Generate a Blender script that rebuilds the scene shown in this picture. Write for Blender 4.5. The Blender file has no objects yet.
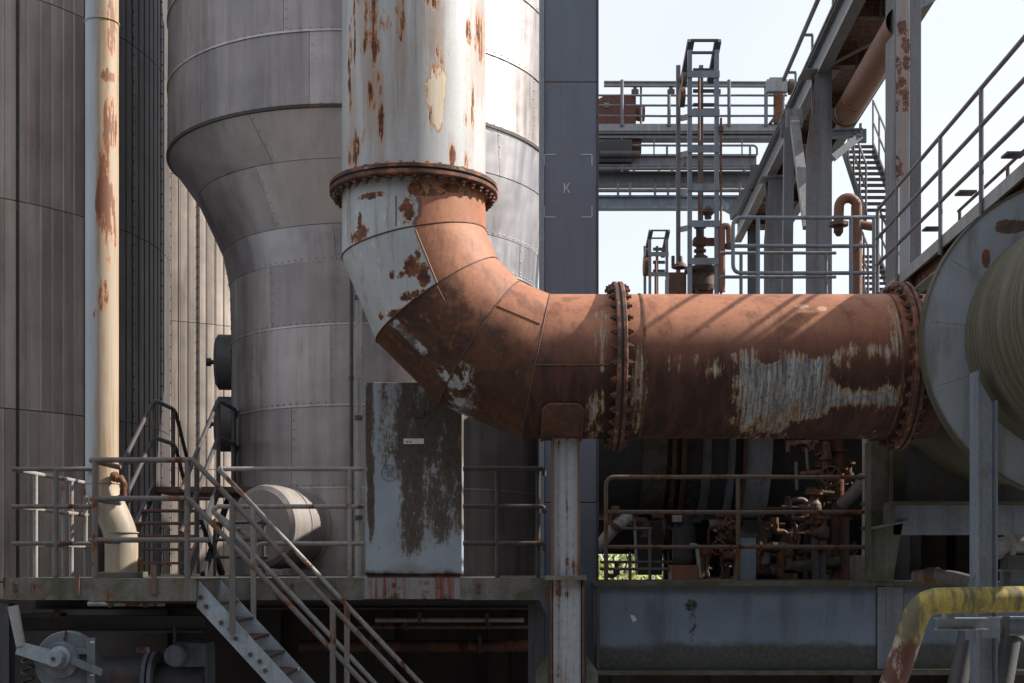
import bpy, bmesh, math, random
from mathutils import Vector, Matrix
random.seed(7)
sc = bpy.context.scene
C = sc.collection
R = math.radians
V = Vector

# ------------------------------------------------------------------ camera, sky, sun, exposure
F, PX, PY, ZC = 1320.0, 512.0, 565.0, 3.2        # focal length in pixels, principal point, eye height
cam = bpy.data.cameras.new('camera'); camo = bpy.data.objects.new('camera', cam); C.objects.link(camo)
cam.sensor_width = 36.0; cam.lens = F / 1024 * 36.0
cam.shift_y = (PY - 341.5) / 1024
cam.clip_start = 0.1; cam.clip_end = 6000
camo.location = (0, 0, ZC); camo.rotation_euler = (R(90), 0, 0)
sc.camera = camo
SUN = V((0.78, 0.09, 0.60)).normalized()          # towards the sun
w = bpy.data.worlds.new('World'); sc.world = w; w.use_nodes = True
nt = w.node_tree; nt.nodes.clear()
sky = nt.nodes.new('ShaderNodeTexSky'); sky.sky_type = 'NISHITA'; sky.sun_disc = False
sky.sun_elevation = math.asin(SUN.z); sky.sun_rotation = math.atan2(SUN.x, SUN.y)
sky.air_density = 1.0; sky.dust_density = 1.0; sky.ozone_density = 1.0; sky.altitude = 50
bgn = nt.nodes.new('ShaderNodeBackground'); bgn.inputs[1].default_value = 0.098
wo = nt.nodes.new('ShaderNodeOutputWorld')
veil = nt.nodes.new('ShaderNodeMix'); veil.data_type = 'RGBA'      # thin milky cloud veil over the whole sky
tcw = nt.nodes.new('ShaderNodeTexCoord'); nw = nt.nodes.new('ShaderNodeTexNoise'); nw.inputs['Scale'].default_value = 2.2; nw.inputs['Detail'].default_value = 6
mrw = nt.nodes.new('ShaderNodeMapRange'); mrw.inputs[1].default_value = 0.3; mrw.inputs[2].default_value = 0.7; mrw.inputs[3].default_value = 0.58; mrw.inputs[4].default_value = 0.76
nt.links.new(tcw.outputs['Generated'], nw.inputs['Vector']); nt.links.new(nw.outputs[0], mrw.inputs[0]); nt.links.new(mrw.outputs[0], veil.inputs[0])
nt.links.new(sky.outputs[0], veil.inputs[6]); veil.inputs[7].default_value = (7.0, 7.12, 7.4, 1)
nt.links.new(veil.outputs[2], bgn.inputs[0]); nt.links.new(bgn.outputs[0], wo.inputs[0])
sl = bpy.data.lights.new('sun', 'SUN'); sl.energy = 5.0; sl.angle = R(0.53); sl.color = (1.0, 0.92, 0.82)
so = bpy.data.objects.new('sun', sl); C.objects.link(so); so.location = (20, 0, 30)
so.rotation_euler = SUN.to_track_quat('Z', 'Y').to_euler()
sc.view_settings.view_transform = 'Standard'; sc.view_settings.look = 'None'
sc.view_settings.exposure = 0.8; sc.view_settings.gamma = 1.0; sc.view_settings.use_curve_mapping = False
sc.render.engine = 'CYCLES'
sc.cycles.use_denoising = True; sc.cycles.max_bounces = 6; sc.cycles.diffuse_bounces = 3

def at(px, py, Y):
    """world point seen at a pixel of the photograph, at distance Y"""
    return V(((px - PX) * Y / F, Y, ZC + (PY - py) * Y / F))
def pxx(px, Y): return (px - PX) * Y / F
def pyz(py, Y): return ZC + (PY - py) * Y / F

# ------------------------------------------------------------------ materials
class NT:
    def __init__(s, name):
        s.mat = bpy.data.materials.new(name); s.mat.use_nodes = True
        s.t = s.mat.node_tree; s.n = s.t.nodes; s.n.clear()
        g = s.n.new('ShaderNodeNewGeometry'); s.pos = g.outputs['Position']
        sp = s.n.new('ShaderNodeSeparateXYZ'); s.t.links.new(s.pos, sp.inputs[0])
        s.X, s.Y, s.Z = sp.outputs
    def put(s, sock, v):
        if isinstance(v, bpy.types.NodeSocket): s.t.links.new(v, sock)
        elif isinstance(v, (tuple, list)) and len(v) == 3 and sock.type == 'RGBA': sock.default_value = (*v, 1)
        else: sock.default_value = v
    def m(s, op, a, b=0.0, clamp=False):
        n = s.n.new('ShaderNodeMath'); n.operation = op; n.use_clamp = clamp
        s.put(n.inputs[0], a); s.put(n.inputs[1], b); return n.outputs[0]
    def noise(s, scale=(1, 1, 1), detail=5, rough=0.6, dist=0.0, off=(0, 0, 0)):
        if not isinstance(scale, (tuple, list)): scale = (scale,) * 3
        mp = s.n.new('ShaderNodeMapping'); mp.inputs['Scale'].default_value = scale
        mp.inputs['Location'].default_value = off
        s.t.links.new(s.pos, mp.inputs[0])
        n = s.n.new('ShaderNodeTexNoise'); n.inputs['Scale'].default_value = 1.0
        n.inputs['Detail'].default_value = detail; n.inputs['Roughness'].default_value = rough
        n.inputs['Distortion'].default_value = dist
        s.t.links.new(mp.outputs[0], n.inputs['Vector']); return n.outputs[0]
    def sm(s, v, lo, hi, a=0.0, b=1.0):
        n = s.n.new('ShaderNodeMapRange'); n.interpolation_type = 'SMOOTHSTEP'
        s.put(n.inputs[0], v); s.put(n.inputs[1], lo); s.put(n.inputs[2], hi)
        s.put(n.inputs[3], a); s.put(n.inputs[4], b); return n.outputs[0]
    def lin(s, v, lo, hi, a, b):
        n = s.n.new('ShaderNodeMapRange'); n.clamp = True
        s.put(n.inputs[0], v); s.put(n.inputs[1], lo); s.put(n.inputs[2], hi)
        s.put(n.inputs[3], a); s.put(n.inputs[4], b); return n.outputs[0]
    def mix(s, f, a, b, mode='MIX'):
        n = s.n.new('ShaderNodeMix'); n.data_type = 'RGBA'; n.blend_type = mode
        s.put(n.inputs[0], f); s.put(n.inputs[6], a); s.put(n.inputs[7], b); return n.outputs[2]
    def mul(s, c, v):           # colour times a grey value
        cb = s.n.new('ShaderNodeCombineColor')
        for i in range(3): s.put(cb.inputs[i], v)
        return s.mix(1.0, c, cb.outputs[0], 'MULTIPLY')
    def mx(s, *a):
        r = a[0]
        for b in a[1:]: r = s.m('MAXIMUM', r, b)
        return r
    def coords(s, amp=0.1, sc1=7.0, stretch=1.0, off=0.0):
        """x and z of the surface with a ragged edge added"""
        a = s.m('MULTIPLY', s.m('SUBTRACT', s.noise((sc1, sc1, sc1 * stretch), 7, 0.65, off=(off, 3, 1)), 0.5), amp * 2)
        b = s.m('MULTIPLY', s.m('SUBTRACT', s.noise((sc1, sc1, sc1 * stretch), 7, 0.65, off=(9 + off, 5, 7)), 0.5), amp * 2)
        return s.m('ADD', s.X, a), s.m('ADD', s.Z, b)
    def blob(s, xz, cx, cz, rx, rz, soft=0.4):
        a = s.m('DIVIDE', s.m('SUBTRACT', xz[0], cx), rx); b = s.m('DIVIDE', s.m('SUBTRACT', xz[1], cz), rz)
        d = s.m('ADD', s.m('MULTIPLY', a, a), s.m('MULTIPLY', b, b))
        return s.sm(d, 1 + soft, max(0.0, 1 - soft))
    def soft(s, xz, cx, cz, rx, rz):
        a = s.m('DIVIDE', s.m('SUBTRACT', xz[0], cx), rx); b = s.m('DIVIDE', s.m('SUBTRACT', xz[1], cz), rz)
        return s.sm(s.m('ADD', s.m('MULTIPLY', a, a), s.m('MULTIPLY', b, b)), 3.2, 0.0)
    def ragged(s, fld, nz, k=3.6, lo=0.52, hi=1.0):
        return s.sm(s.m('ADD', fld, s.m('MULTIPLY', s.m('SUBTRACT', nz, 0.5), k)), lo, hi)
    def out(s, col, rough=0.6, metal=0.0, bump=None, bs=0.3, bd=0.01, spec=0.4):
        p = s.n.new('ShaderNodeBsdfPrincipled'); o = s.n.new('ShaderNodeOutputMaterial')
        s.put(p.inputs['Base Color'], col); s.put(p.inputs['Roughness'], rough); s.put(p.inputs['Metallic'], metal)
        p.inputs['Specular IOR Level'].default_value = spec
        if bump is not None:
            b = s.n.new('ShaderNodeBump'); b.inputs['Strength'].default_value = bs; b.inputs['Distance'].default_value = bd
            s.put(b.inputs['Height'], bump); s.t.links.new(b.outputs[0], p.inputs['Normal'])
        s.t.links.new(p.outputs[0], o.inputs[0]); return s.mat

def rustcol(n, dark=(0.045, 0.018, 0.011), mid=(0.16, 0.062, 0.03), hot=(0.33, 0.13, 0.045), sc=5.0):
    a = n.noise(sc, 8, 0.65, off=(2, 2, 2)); b = n.noise(sc * 4, 6, 0.7, off=(4, 1, 8))
    c = n.mix(n.sm(a, 0.35, 0.62), dark, mid)
    return n.mix(n.sm(b, 0.52, 0.72), c, hot)

def steel(name, base, rust=0.2, dirt=0.5, moss=0.0, rough=0.6, metal=0.0, dirtcol=(0.035, 0.032, 0.03), sc=1.0, streak=(7, 7, 0.55), runs=0.5, spec=0.35, speck=0.35, fa=1.0):
    n = NT(name)
    v = n.noise(1.1 * sc, 6, 0.6); st = n.noise(tuple(q * sc for q in streak), 6, 0.6, off=(5, 5, 5)); fine = n.noise(22 * sc, 5, 0.7)
    c = n.mul(base, n.lin(v, 0.25, 0.75, 0.78, 1.18))
    dm = n.sm(n.m('ADD', n.m('MULTIPLY', v, 0.5), n.m('MULTIPLY', st, 0.5)), 0.44, 0.66)
    c = n.mix(n.m('MULTIPLY', dm, dirt), c, dirtcol)
    drip = n.sm(n.noise((16 * sc, 16 * sc, 0.9 * sc), 8, 0.7, off=(8, 3, 3)), 0.54, 0.70)
    c = n.mix(n.m('MULTIPLY', drip, min(0.7, dirt * 0.9)), c, dirtcol)
    spk = n.sm(n.noise(9 * sc, 10, 0.75, off=(2, 9, 5)), 0.60, 0.70)
    c = n.mix(n.m('MULTIPLY', spk, speck), c, (0.09, 0.06, 0.045))
    c = n.mul(c, n.lin(fine, 0.3, 0.7, 1 - 0.16 * fa, 1 + 0.14 * fa))
    r0 = n.noise(2.6 * sc, 10, 0.68, off=(11, 7, 3))
    rv = n.m('ADD', r0, n.m('MULTIPLY', n.m('SUBTRACT', st, 0.5), runs))
    T = 0.74 - 0.34 * rust
    halo = n.sm(rv, T - 0.10, T + 0.02); core = n.sm(rv, T, T + 0.035)
    c = n.mix(n.m('MULTIPLY', halo, 0.45), c, (0.20, 0.095, 0.05))
    c = n.mix(core, c, rustcol(n, sc=6 * sc))
    if moss: 
        mm = n.m('MULTIPLY', n.sm(n.noise(3.2 * sc, 8, 0.65, off=(1, 9, 4)), 0.62 - 0.3 * moss, 0.75 - 0.2 * moss), min(1.0, moss + 0.25))
        c = n.mix(mm, c, (0.07, 0.072, 0.042))
    h = n.m('ADD', n.m('MULTIPLY', fine, 0.3), n.m('MULTIPLY', core, n.m('ADD', 0.2, fine)))
    return n.out(c, n.lin(n.m('ADD', core, n.m('MULTIPLY', v, 0.4)), 0, 1.2, rough - 0.08, min(1, rough + 0.25)), metal, h, 0.35, 0.006, spec)

M = {}
M['blue_steel'] = steel('grey_blue_painted_steel', (0.20, 0.235, 0.285), 0.10, 0.45)
M['blue_steel_clean'] = steel('blue_grey_column_paint', (0.125, 0.152, 0.20), 0.10, 0.25, streak=(5, 5, 0.3), speck=0.06, fa=0.2)
M['far_steel'] = steel('hazy_grey_steel', (0.165, 0.17, 0.185), 0.12, 0.5)
M['far_light'] = steel('pale_grey_steel', (0.28, 0.285, 0.295), 0.12, 0.4)
M['col_rust'] = None
M['rail'] = steel('grey_handrail_paint', (0.15, 0.142, 0.14), 0.46, 0.45, sc=1.6)
M['rail_light'] = steel('galvanised_handrail', (0.27, 0.26, 0.25), 0.40, 0.35, sc=1.6, rough=0.5)
M['rail_dark'] = steel('sooty_handrail', (0.055, 0.052, 0.055), 0.35, 0.5, sc=1.6)  # dark rail; on the rear stair its colour stands in for shade
M['rail_brown'] = steel('rusty_brown_handrail', (0.13, 0.10, 0.085), 0.55, 0.4, sc=1.6)
M['fascia'] = steel('mossy_fascia_steel', (0.17, 0.165, 0.15), 0.34, 0.5, 0.55, streak=(6, 6, 0.6))
M['girder'] = steel('blue_girder_paint', (0.20, 0.25, 0.32), 0.10, 0.5, 0.0, streak=(4, 4, 0.35))
M['moss_steel'] = steel('moss_covered_steel', (0.13, 0.13, 0.115), 0.25, 0.5, 0.75)
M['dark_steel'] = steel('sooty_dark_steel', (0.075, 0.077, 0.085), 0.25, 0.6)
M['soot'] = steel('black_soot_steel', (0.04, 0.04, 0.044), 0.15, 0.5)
M['mach_blue'] = steel('grey_blue_machine_paint', (0.19, 0.22, 0.26), 0.15, 0.6)
M['mach_rust'] = steel('rusty_machine_casting', (0.075, 0.054, 0.044), 0.62, 0.5)
M['pale_pipe'] = steel('pale_grey_pipe_paint', (0.34, 0.34, 0.33), 0.22, 0.5)
M['stair_blue'] = steel('light_blue_stringer_paint', (0.34, 0.39, 0.45), 0.16, 0.4)
M['concrete'] = steel('dirty_concrete', (0.22, 0.21, 0.19), 0.05, 0.55, 0.35)
M['red_tank'] = steel('oxide_red_paint', (0.13, 0.045, 0.032), 0.3, 0.5)
M['white'] = steel('white_plate_enamel', (0.72, 0.71, 0.68), 0.03, 0.15)
M['mark'] = steel('faded_white_marking_paint', (0.42, 0.43, 0.45), 0.0, 0.2)
M['bolt'] = steel('rusty_bolt_steel', (0.075, 0.05, 0.042), 0.6, 0.4, sc=3)
M['rust_plain'] = steel('plain_brown_rust', (0.20, 0.095, 0.062), 0.42, 0.35)
M['rust_dark'] = steel('dark_brown_rust', (0.085, 0.048, 0.036), 0.6, 0.5)

n = NT('blue_girder_with_dirty_foot'); st_ = n.noise((3, 3, 0.5), 7, 0.62); f_ = n.noise(20, 6, .7)
c_ = n.mul((0.165, 0.215, 0.30), n.lin(n.noise(1.2, 6, .6), .3, .7, .78, 1.15)); c_ = n.mix(n.m('MULTIPLY', n.sm(st_, .48, .68), .5), c_, (0.06, 0.062, 0.068))
zz_ = n.m('ADD', n.Z, n.m('MULTIPLY', n.m('SUBTRACT', n.noise((1.5, 1.5, 2), 7, .65, off=(3, 2, 2)), .5), .3)); GYm = 14.2
c_ = n.mix(n.m('MULTIPLY', n.sm(zz_, pyz(640, GYm), pyz(650, GYm)), .85), c_, n.mix(n.sm(f_, .4, .6), (0.035, 0.036, 0.03), (0.065, 0.066, 0.045)))
c_ = n.mix(n.m('MULTIPLY', n.sm(zz_, pyz(600, GYm), pyz(588, GYm)), .6), c_, (0.05, 0.05, 0.052))
bl_ = n.ragged(n.mx(n.soft((n.X, n.Z), pxx(691, GYm), pyz(605, GYm), .055, .06), n.m('MULTIPLY', n.soft((n.X, n.Z), pxx(692, GYm), pyz(622, GYm), .04, .16), .6)), n.noise(12, 9, .72), 2.2, .45, .9)
c_ = n.mix(bl_, c_, (0.03, 0.026, 0.024)); M['girder_web'] = n.out(n.mul(c_, n.lin(f_, .3, .7, .93, 1.06)), .5, 0, f_, .15, .004)
# weathered aluminium cladding on the hopper vessel
def cladding(name, base, var=0.35, metal=0.55, rough=0.5, brown=0.5):
    n = NT(name)
    v = n.noise(0.7, 5, 0.55); st = n.noise((9, 9, 0.45), 7, 0.62, off=(3, 1, 6)); st2 = n.noise((2.2, 2.2, 0.25), 5, 0.6, off=(8, 4, 1)); fine = n.noise(30, 4, 0.7)
    oi = n.n.new('ShaderNodeObjectInfo').outputs['Random']
    k = n.m('ADD', n.m('MULTIPLY', st, 0.30), n.m('ADD', n.m('MULTIPLY', st2, 0.38), n.m('MULTIPLY', n.noise((1.3, 1.3, 1.0), 7, 0.65, off=(5, 8, 8)), 0.32)))
    c = n.mul(base, n.lin(k, 0.36, 0.64, 1 - var, 1 + var * 0.8))
    c = n.mul(c, n.lin(v, 0.25, 0.75, 0.85, 1.12)); c = n.mul(c, n.lin(oi, 0, 1, 0.78, 1.16))
    scr = n.sm(n.noise((14, 14, 1.6), 9, 0.75, off=(6, 2, 9)), 0.66, 0.72)
    c = n.mix(n.m('MULTIPLY', scr, 0.4), c, (0.55, 0.54, 0.53))
    drk = n.sm(n.noise((3.5, 3.5, 1.2), 9, 0.72, off=(1, 8, 2)), 0.63, 0.74)
    c = n.mix(n.m('MULTIPLY', drk, brown * 1.1), c, (0.06, 0.052, 0.05))
    brn = n.sm(n.noise((6, 6, 0.5), 9, 0.72, off=(9, 5, 1)), 0.52, 0.72)
    c = n.mix(n.m('MULTIPLY', brn, brown), c, (0.15, 0.105, 0.08))
    dent = n.noise(1.6, 2, 0.4, off=(7, 7, 7))
    h = n.m('ADD', n.m('MULTIPLY', dent, 1.0), n.m('MULTIPLY', fine, 0.03))
    return n.out(c, n.lin(k, 0.36, 0.64, rough - 0.08, rough + 0.16), metal, h, 0.5, 0.07, 0.5)
M['clad'] = cladding('weathered_aluminium_cladding', (0.335, 0.308, 0.308), 0.45, 0.75, 0.46, 0.4)
M['clad_silo'] = cladding('stained_ribbed_cladding', (0.38, 0.328, 0.29), 0.36, 0.25, 0.5)
M['clad_cone'] = cladding('smooth_grey_cone_sheet', (0.42, 0.405, 0.425), 0.22, 0.82, 0.38, 0.2)
M['clad_seam'] = cladding('bright_seam_lip', (0.50, 0.48, 0.475), 0.35, 0.6, 0.4)
M['clad_sooty'] = cladding('sooty_ribbed_cladding', (0.06, 0.05, 0.049), 0.4, 0.1, 0.6)  # darker sheet for the silo flank right of the downpipe
M['clad_matte'] = cladding('dull_beige_nozzle_sheet', (0.25, 0.225, 0.21), 0.3, 0.0, 0.65)
M['clad_joint'] = steel('dark_cladding_joint', (0.05, 0.045, 0.042), 0.2, 0.5)

YP = 12.6; K = F / YP            # plane of the rusty duct, pixels per metre there
KF = F / (YP - 0.64)             # pixels per metre on its near side
def fx(px): return (px - PX) / KF
def fz(py): return ZC + (PY - py) / KF

COP_A, COP_B, COP_C = (0.38, 0.168, 0.098), (0.115, 0.046, 0.03), (0.28, 0.115, 0.064)
def ductrust(n):
    a = n.noise(0.9, 6, 0.6, off=(3, 6, 2)); b = n.noise((5, 5, 1.2), 9, 0.68, off=(1, 3, 8)); f = n.noise(30, 8, 0.78); m_ = n.noise(3.2, 10, 0.72, off=(6, 6, 4))
    c = n.mix(n.sm(a, 0.34, 0.62), COP_C, COP_A)
    c = n.mix(n.m('MULTIPLY', n.sm(b, 0.48, 0.68), 0.7), c, COP_B)
    c = n.mix(n.m('MULTIPLY', n.sm(m_, 0.52, 0.66), 0.6), c, (0.19, 0.066, 0.026))
    c = n.mix(n.m('MULTIPLY', n.sm(m_, 0.42, 0.32), 0.5), c, (0.42, 0.20, 0.09))
    dk = n.sm(n.noise((13, 13, 1.4), 9, 0.74, off=(3, 1, 7)), 0.57, 0.70)
    c = n.mix(n.m('MULTIPLY', dk, 0.7), c, (0.055, 0.027, 0.02))
    c = n.mul(c, n.lin(f, 0.3, 0.7, 0.83, 1.15))
    return c, n.m('ADD', n.m('MULTIPLY', f, 1.0), n.m('MULTIPLY', m_, 0.8))
def paintcol(n, base=(0.47, 0.485, 0.49)):
    v = n.noise(1.7, 6, 0.6, off=(2, 5, 1)); st = n.noise((8, 8, 0.7), 6, 0.65, off=(9, 9, 2)); f = n.noise(30, 5, 0.7)
    c = n.mul(base, n.lin(v, 0.3, 0.7, 0.86, 1.08))
    c = n.mix(n.m('MULTIPLY', n.sm(st, 0.52, 0.74), 0.45), c, (0.24, 0.225, 0.205))
    return n.mul(c, n.lin(f, 0.3, 0.7, 0.93, 1.06))
def scab(n, c, mask, hot=(0.46, 0.19, 0.06), dark=(0.05, 0.022, 0.016)):
    """rust breaking through paint: orange fringe, brown core"""
    inner = n.mix(n.sm(n.noise(9, 9, 0.7, off=(4, 4, 1)), 0.4, 0.62), dark, (0.17, 0.062, 0.03))
    c = n.mix(n.m('MULTIPLY', n.sm(mask, 0.02, 0.45), 0.75), c, (0.40, 0.27, 0.17))
    c = n.mix(n.sm(mask, 0.25, 0.5), c, hot)
    return n.mix(n.sm(mask, 0.42, 0.75), c, inner)

def mat_duct_top():
    n = NT('white_duct_paint_with_rust_runs')
    c = paintcol(n, (0.435, 0.45, 0.455))
    q = n.coords(0.10, 8, 0.35)
    def b(px, py, rx, ry, soft=0.7): return n.blob(q, fx(px), fz(py), rx / KF, ry / KF, soft)
    def sb(px, py, rx, ry): return n.soft((n.X, n.Z), fx(px), fz(py), rx / KF, ry / KF)
    mk = n.mx(sb(371, 18, 6, 42), sb(369, 44, 10, 9), sb(375, 88, 7, 16), sb(381, 120, 4, 18), sb(385, 24, 5, 13), sb(400, 18, 4.5, 22),
              sb(437, 62, 5, 13), sb(431, 108, 2.5, 26), sb(351, 142, 8, 16), sb(347, 60, 3, 40), sb(352, 20, 1.5, 30),
              sb(452, 152, 3, 9), sb(468, 154, 3, 9), sb(464, 112, 2, 9), sb(472, 96, 1.5, 24), sb(478, 14, 5, 24), sb(468, 22, 2.5, 12), sb(433, -2, 9, 9), sb(366, -40, 16, 30), sb(440, -60, 20, 30))
    st = n.noise((11, 11, 0.8), 9, 0.72, off=(2, 7, 5))
    rg = n.noise((13, 13, 2.6), 10, 0.74, off=(1, 4, 9))
    mk = n.m('MAXIMUM', n.ragged(mk, rg, 5.0, 0.40, 1.35), n.m('MULTIPLY', n.sm(n.noise((7, 7, 2.2), 10, 0.72, off=(3, 3, 3)), 0.66, 0.74), 0.9))
    drips = n.mx(sb(371, 60, 9, 70), sb(381, 120, 6, 45), sb(400, 45, 6, 55), sb(352, 120, 5, 60), sb(437, 60, 8, 70), sb(470, 60, 5, 80), sb(478, 30, 8, 50), sb(452, 150, 5, 20), sb(418, 10, 6, 50), sb(360, 10, 6, 60))
    dr = n.ragged(drips, n.noise((30, 30, 0.55), 7, 0.7, off=(2, 2, 2)), 3.2, 0.35, 1.1)
    c = n.mix(n.m('MULTIPLY', dr, 0.42), c, n.mix(n.sm(rg, 0.4, 0.6), (0.20, 0.105, 0.06), (0.38, 0.22, 0.11)))
    stain = n.mx(b(433, 18, 12, 34, 0.9), b(374, 100, 13, 60, 0.9), b(397, 40, 9, 60, 0.9), b(405, 90, 22, 60, 0.95))
    c = n.mix(n.m('MULTIPLY', stain, n.lin(st, 0.3, 0.7, 0.1, 0.6)), c, (0.24, 0.165, 0.13))
    peel = n.m('MULTIPLY', b(437, 98, 9, 32, 0.35), 1.0)
    c = n.mix(n.sm(peel, 0.2, 0.4), c, (0.42, 0.21, 0.08)); c = n.mix(n.sm(peel, 0.45, 0.8), c, n.mix(n.sm(st, 0.4, 0.6), (0.55, 0.42, 0.27), (0.62, 0.54, 0.44)))
    c = scab(n, c, mk)
    return n.out(c, n.lin(mk, 0, 1, 0.42, 0.85), 0.0, n.m('ADD', n.m('MULTIPLY', mk, -0.6), n.m('MULTIPLY', st, 0.25)), 0.4, 0.008, 0.35)
M['duct_top'] = mat_duct_top()

def mat_elbow(name, graymask, scabs, fringe=True, belly=0.0):
    """grey paint where graymask(n) is 1, rust elsewhere, scabs as pixel ellipses"""
    n = NT(name)
    rc, f = ductrust(n)
    p = paintcol(n, (0.40, 0.43, 0.45))
    p = n.mix(n.m('MULTIPLY', n.sm(n.noise((11, 11, 1.3), 9, 0.72, off=(4, 9, 9)), 0.50, 0.68), 0.5), p, (0.20, 0.14, 0.10))
    p = n.mix(n.m('MULTIPLY', n.sm(n.noise(7, 11, 0.76, off=(9, 9, 9)), 0.62, 0.68), 0.8), p, (0.12, 0.055, 0.032))
    p = n.mix(n.m('MULTIPLY', n.sm(n.noise((12, 12, 5), 11, 0.76, off=(6, 6, 1)), 0.57, 0.64), 0.65), p, (0.62, 0.62, 0.60))
    if belly:      # dark rust with underside shade painted in, towards the outside of the bend
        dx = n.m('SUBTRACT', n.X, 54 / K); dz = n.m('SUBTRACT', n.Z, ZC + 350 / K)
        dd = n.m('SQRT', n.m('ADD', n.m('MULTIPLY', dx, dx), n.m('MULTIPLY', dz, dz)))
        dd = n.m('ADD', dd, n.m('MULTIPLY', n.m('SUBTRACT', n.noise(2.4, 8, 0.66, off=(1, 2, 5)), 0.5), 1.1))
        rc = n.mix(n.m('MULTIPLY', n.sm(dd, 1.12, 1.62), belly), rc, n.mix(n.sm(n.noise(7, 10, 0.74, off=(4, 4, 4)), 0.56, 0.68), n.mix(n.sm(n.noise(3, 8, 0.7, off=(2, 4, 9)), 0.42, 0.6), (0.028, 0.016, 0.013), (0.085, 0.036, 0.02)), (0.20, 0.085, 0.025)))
    q = n.coords(0.09, 8, 0.8); q2 = n.coords(0.05, 14, 0.6, 5)
    def b(px, py, rx, ry, soft=0.7, qq=q): return n.blob(qq, fx(px), fz(py), rx / KF, ry / KF, soft)
    g = graymask(n, q, b)
    edge = n.m('MULTIPLY', n.sm(g, 0.02, 0.4), n.sm(g, 0.95, 0.5))
    c = n.mix(n.sm(g, 0.35, 0.6), rc, p)
    c = n.mix(n.m('MULTIPLY', edge, 0.8), c, (0.09, 0.042, 0.026))
    if scabs:
        mk = n.mx(*[n.soft((n.X, n.Z), fx(s_[0]), fz(s_[1]), s_[2] / KF, s_[3] / KF) for s_ in scabs])
        mk = n.ragged(mk, n.noise(8, 11, 0.74, off=(5, 2, 2)), 4.0, 0.5, 1.1)
        if fringe: c = scab(n, c, mk, hot=(0.30, 0.14, 0.06))
        else: c = n.mix(n.m('MULTIPLY', mk, 0.85), c, rustcol(n, (0.05, 0.022, 0.014), (0.085, 0.036, 0.022), (0.25, 0.11, 0.035), 4))
    h = n.m('ADD', n.m('MULTIPLY', f, 0.25), n.m('MULTIPLY', g, 0.5))
    return n.out(c, 0.62, 0.0, h, 0.35, 0.006, 0.3)
def g0(n, q, b):
    return n.sm(n.m('ADD', q[0], n.m('MULTIPLY', n.m('SUBTRACT', n.Z, fz(205)), -0.12)), fx(424), fx(412))
M['duct_stub'] = mat_elbow('grey_and_rust_duct_stub', g0, [(408, 212, 7, 12), (425, 190, 16, 7), (357, 233, 9, 10), (376, 240, 14, 4), (358, 215, 2, 6), (372, 194, 14, 3), (440, 186, 26, 4)], True)
def g1(n, q, b):     # grey half ends at the lengthwise plate seam
    L = n.m('ADD', n.X, n.m('MULTIPLY', n.Z, (437 - 415) / (283 - 228)))
    k = fx(415) + fz(228) * (437 - 415) / (283 - 228)
    return n.sm(L, k + 0.012, k - 0.012)
M['duct_mitre_a'] = mat_elbow('grey_mitre_plate', g1, [(411, 268, 8, 9), (424, 276, 6, 10), (416, 296, 16, 5), (392, 272, 3, 5), (401, 275, 4, 4), (418, 252, 3, 8), (400, 312, 22, 4)])
def g2(n, q, b):     # peeling bands running along the plate
    ang = R(45)
    u = n.m('ADD', n.m('MULTIPLY', n.X, math.cos(ang)), n.m('MULTIPLY', n.Z, math.sin(ang)))   # across
    t = n.m('SUBTRACT', n.m('MULTIPLY', n.X, math.cos(ang)), n.m('MULTIPLY', n.Z, math.sin(ang)))   # along
    nz = n.m('MULTIPLY', n.m('SUBTRACT', n.noise(6, 8, 0.7), 0.5), 0.16)
    u = n.m('ADD', u, nz)
    def band(px, py, wdt):
        u0 = fx(px) * math.cos(ang) + fz(py) * math.sin(ang)
        return n.sm(n.m('ABSOLUTE', n.m('SUBTRACT', u, u0)), wdt, wdt * 0.35)
    lo = n.m('MULTIPLY', band(425, 352, 0.055), n.sm(n.noise(4, 7, 0.7, off=(8, 1, 1)), 0.40, 0.55))
    return n.mx(lo, n.m('MULTIPLY', band(384, 356, 0.075), 0.95), n.m('MULTIPLY', band(410, 384, 0.05), n.sm(n.noise(5, 7, 0.7), 0.42, 0.56)))
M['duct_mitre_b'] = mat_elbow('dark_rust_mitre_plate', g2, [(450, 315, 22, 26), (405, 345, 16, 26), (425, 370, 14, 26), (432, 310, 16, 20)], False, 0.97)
def g3(n, q, b):
    st = n.noise((12, 12, 1.0), 7, 0.7, off=(3, 8, 1))
    return n.m('MULTIPLY', b(462, 392, 16, 34, 0.6), n.sm(st, 0.42, 0.56))
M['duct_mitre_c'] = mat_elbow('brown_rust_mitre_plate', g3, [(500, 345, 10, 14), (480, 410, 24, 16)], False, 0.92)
def g4(n, q, b):
    st = n.noise((14, 14, 0.9), 7, 0.7, off=(3, 8, 1)); k = n.sm(st, 0.36, 0.5)
    return n.mx(b(600, 345, 8, 20, 0.5), b(601, 318, 6, 8, 0.5), n.m('MULTIPLY', b(597, 415, 10, 28, 0.7), k),
                n.m('MULTIPLY', b(639, 385, 7, 34, 0.6), k), n.m('MULTIPLY', b(700, 366, 26, 13, 0.7), n.m('MULTIPLY', k, 0.7)))
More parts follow.
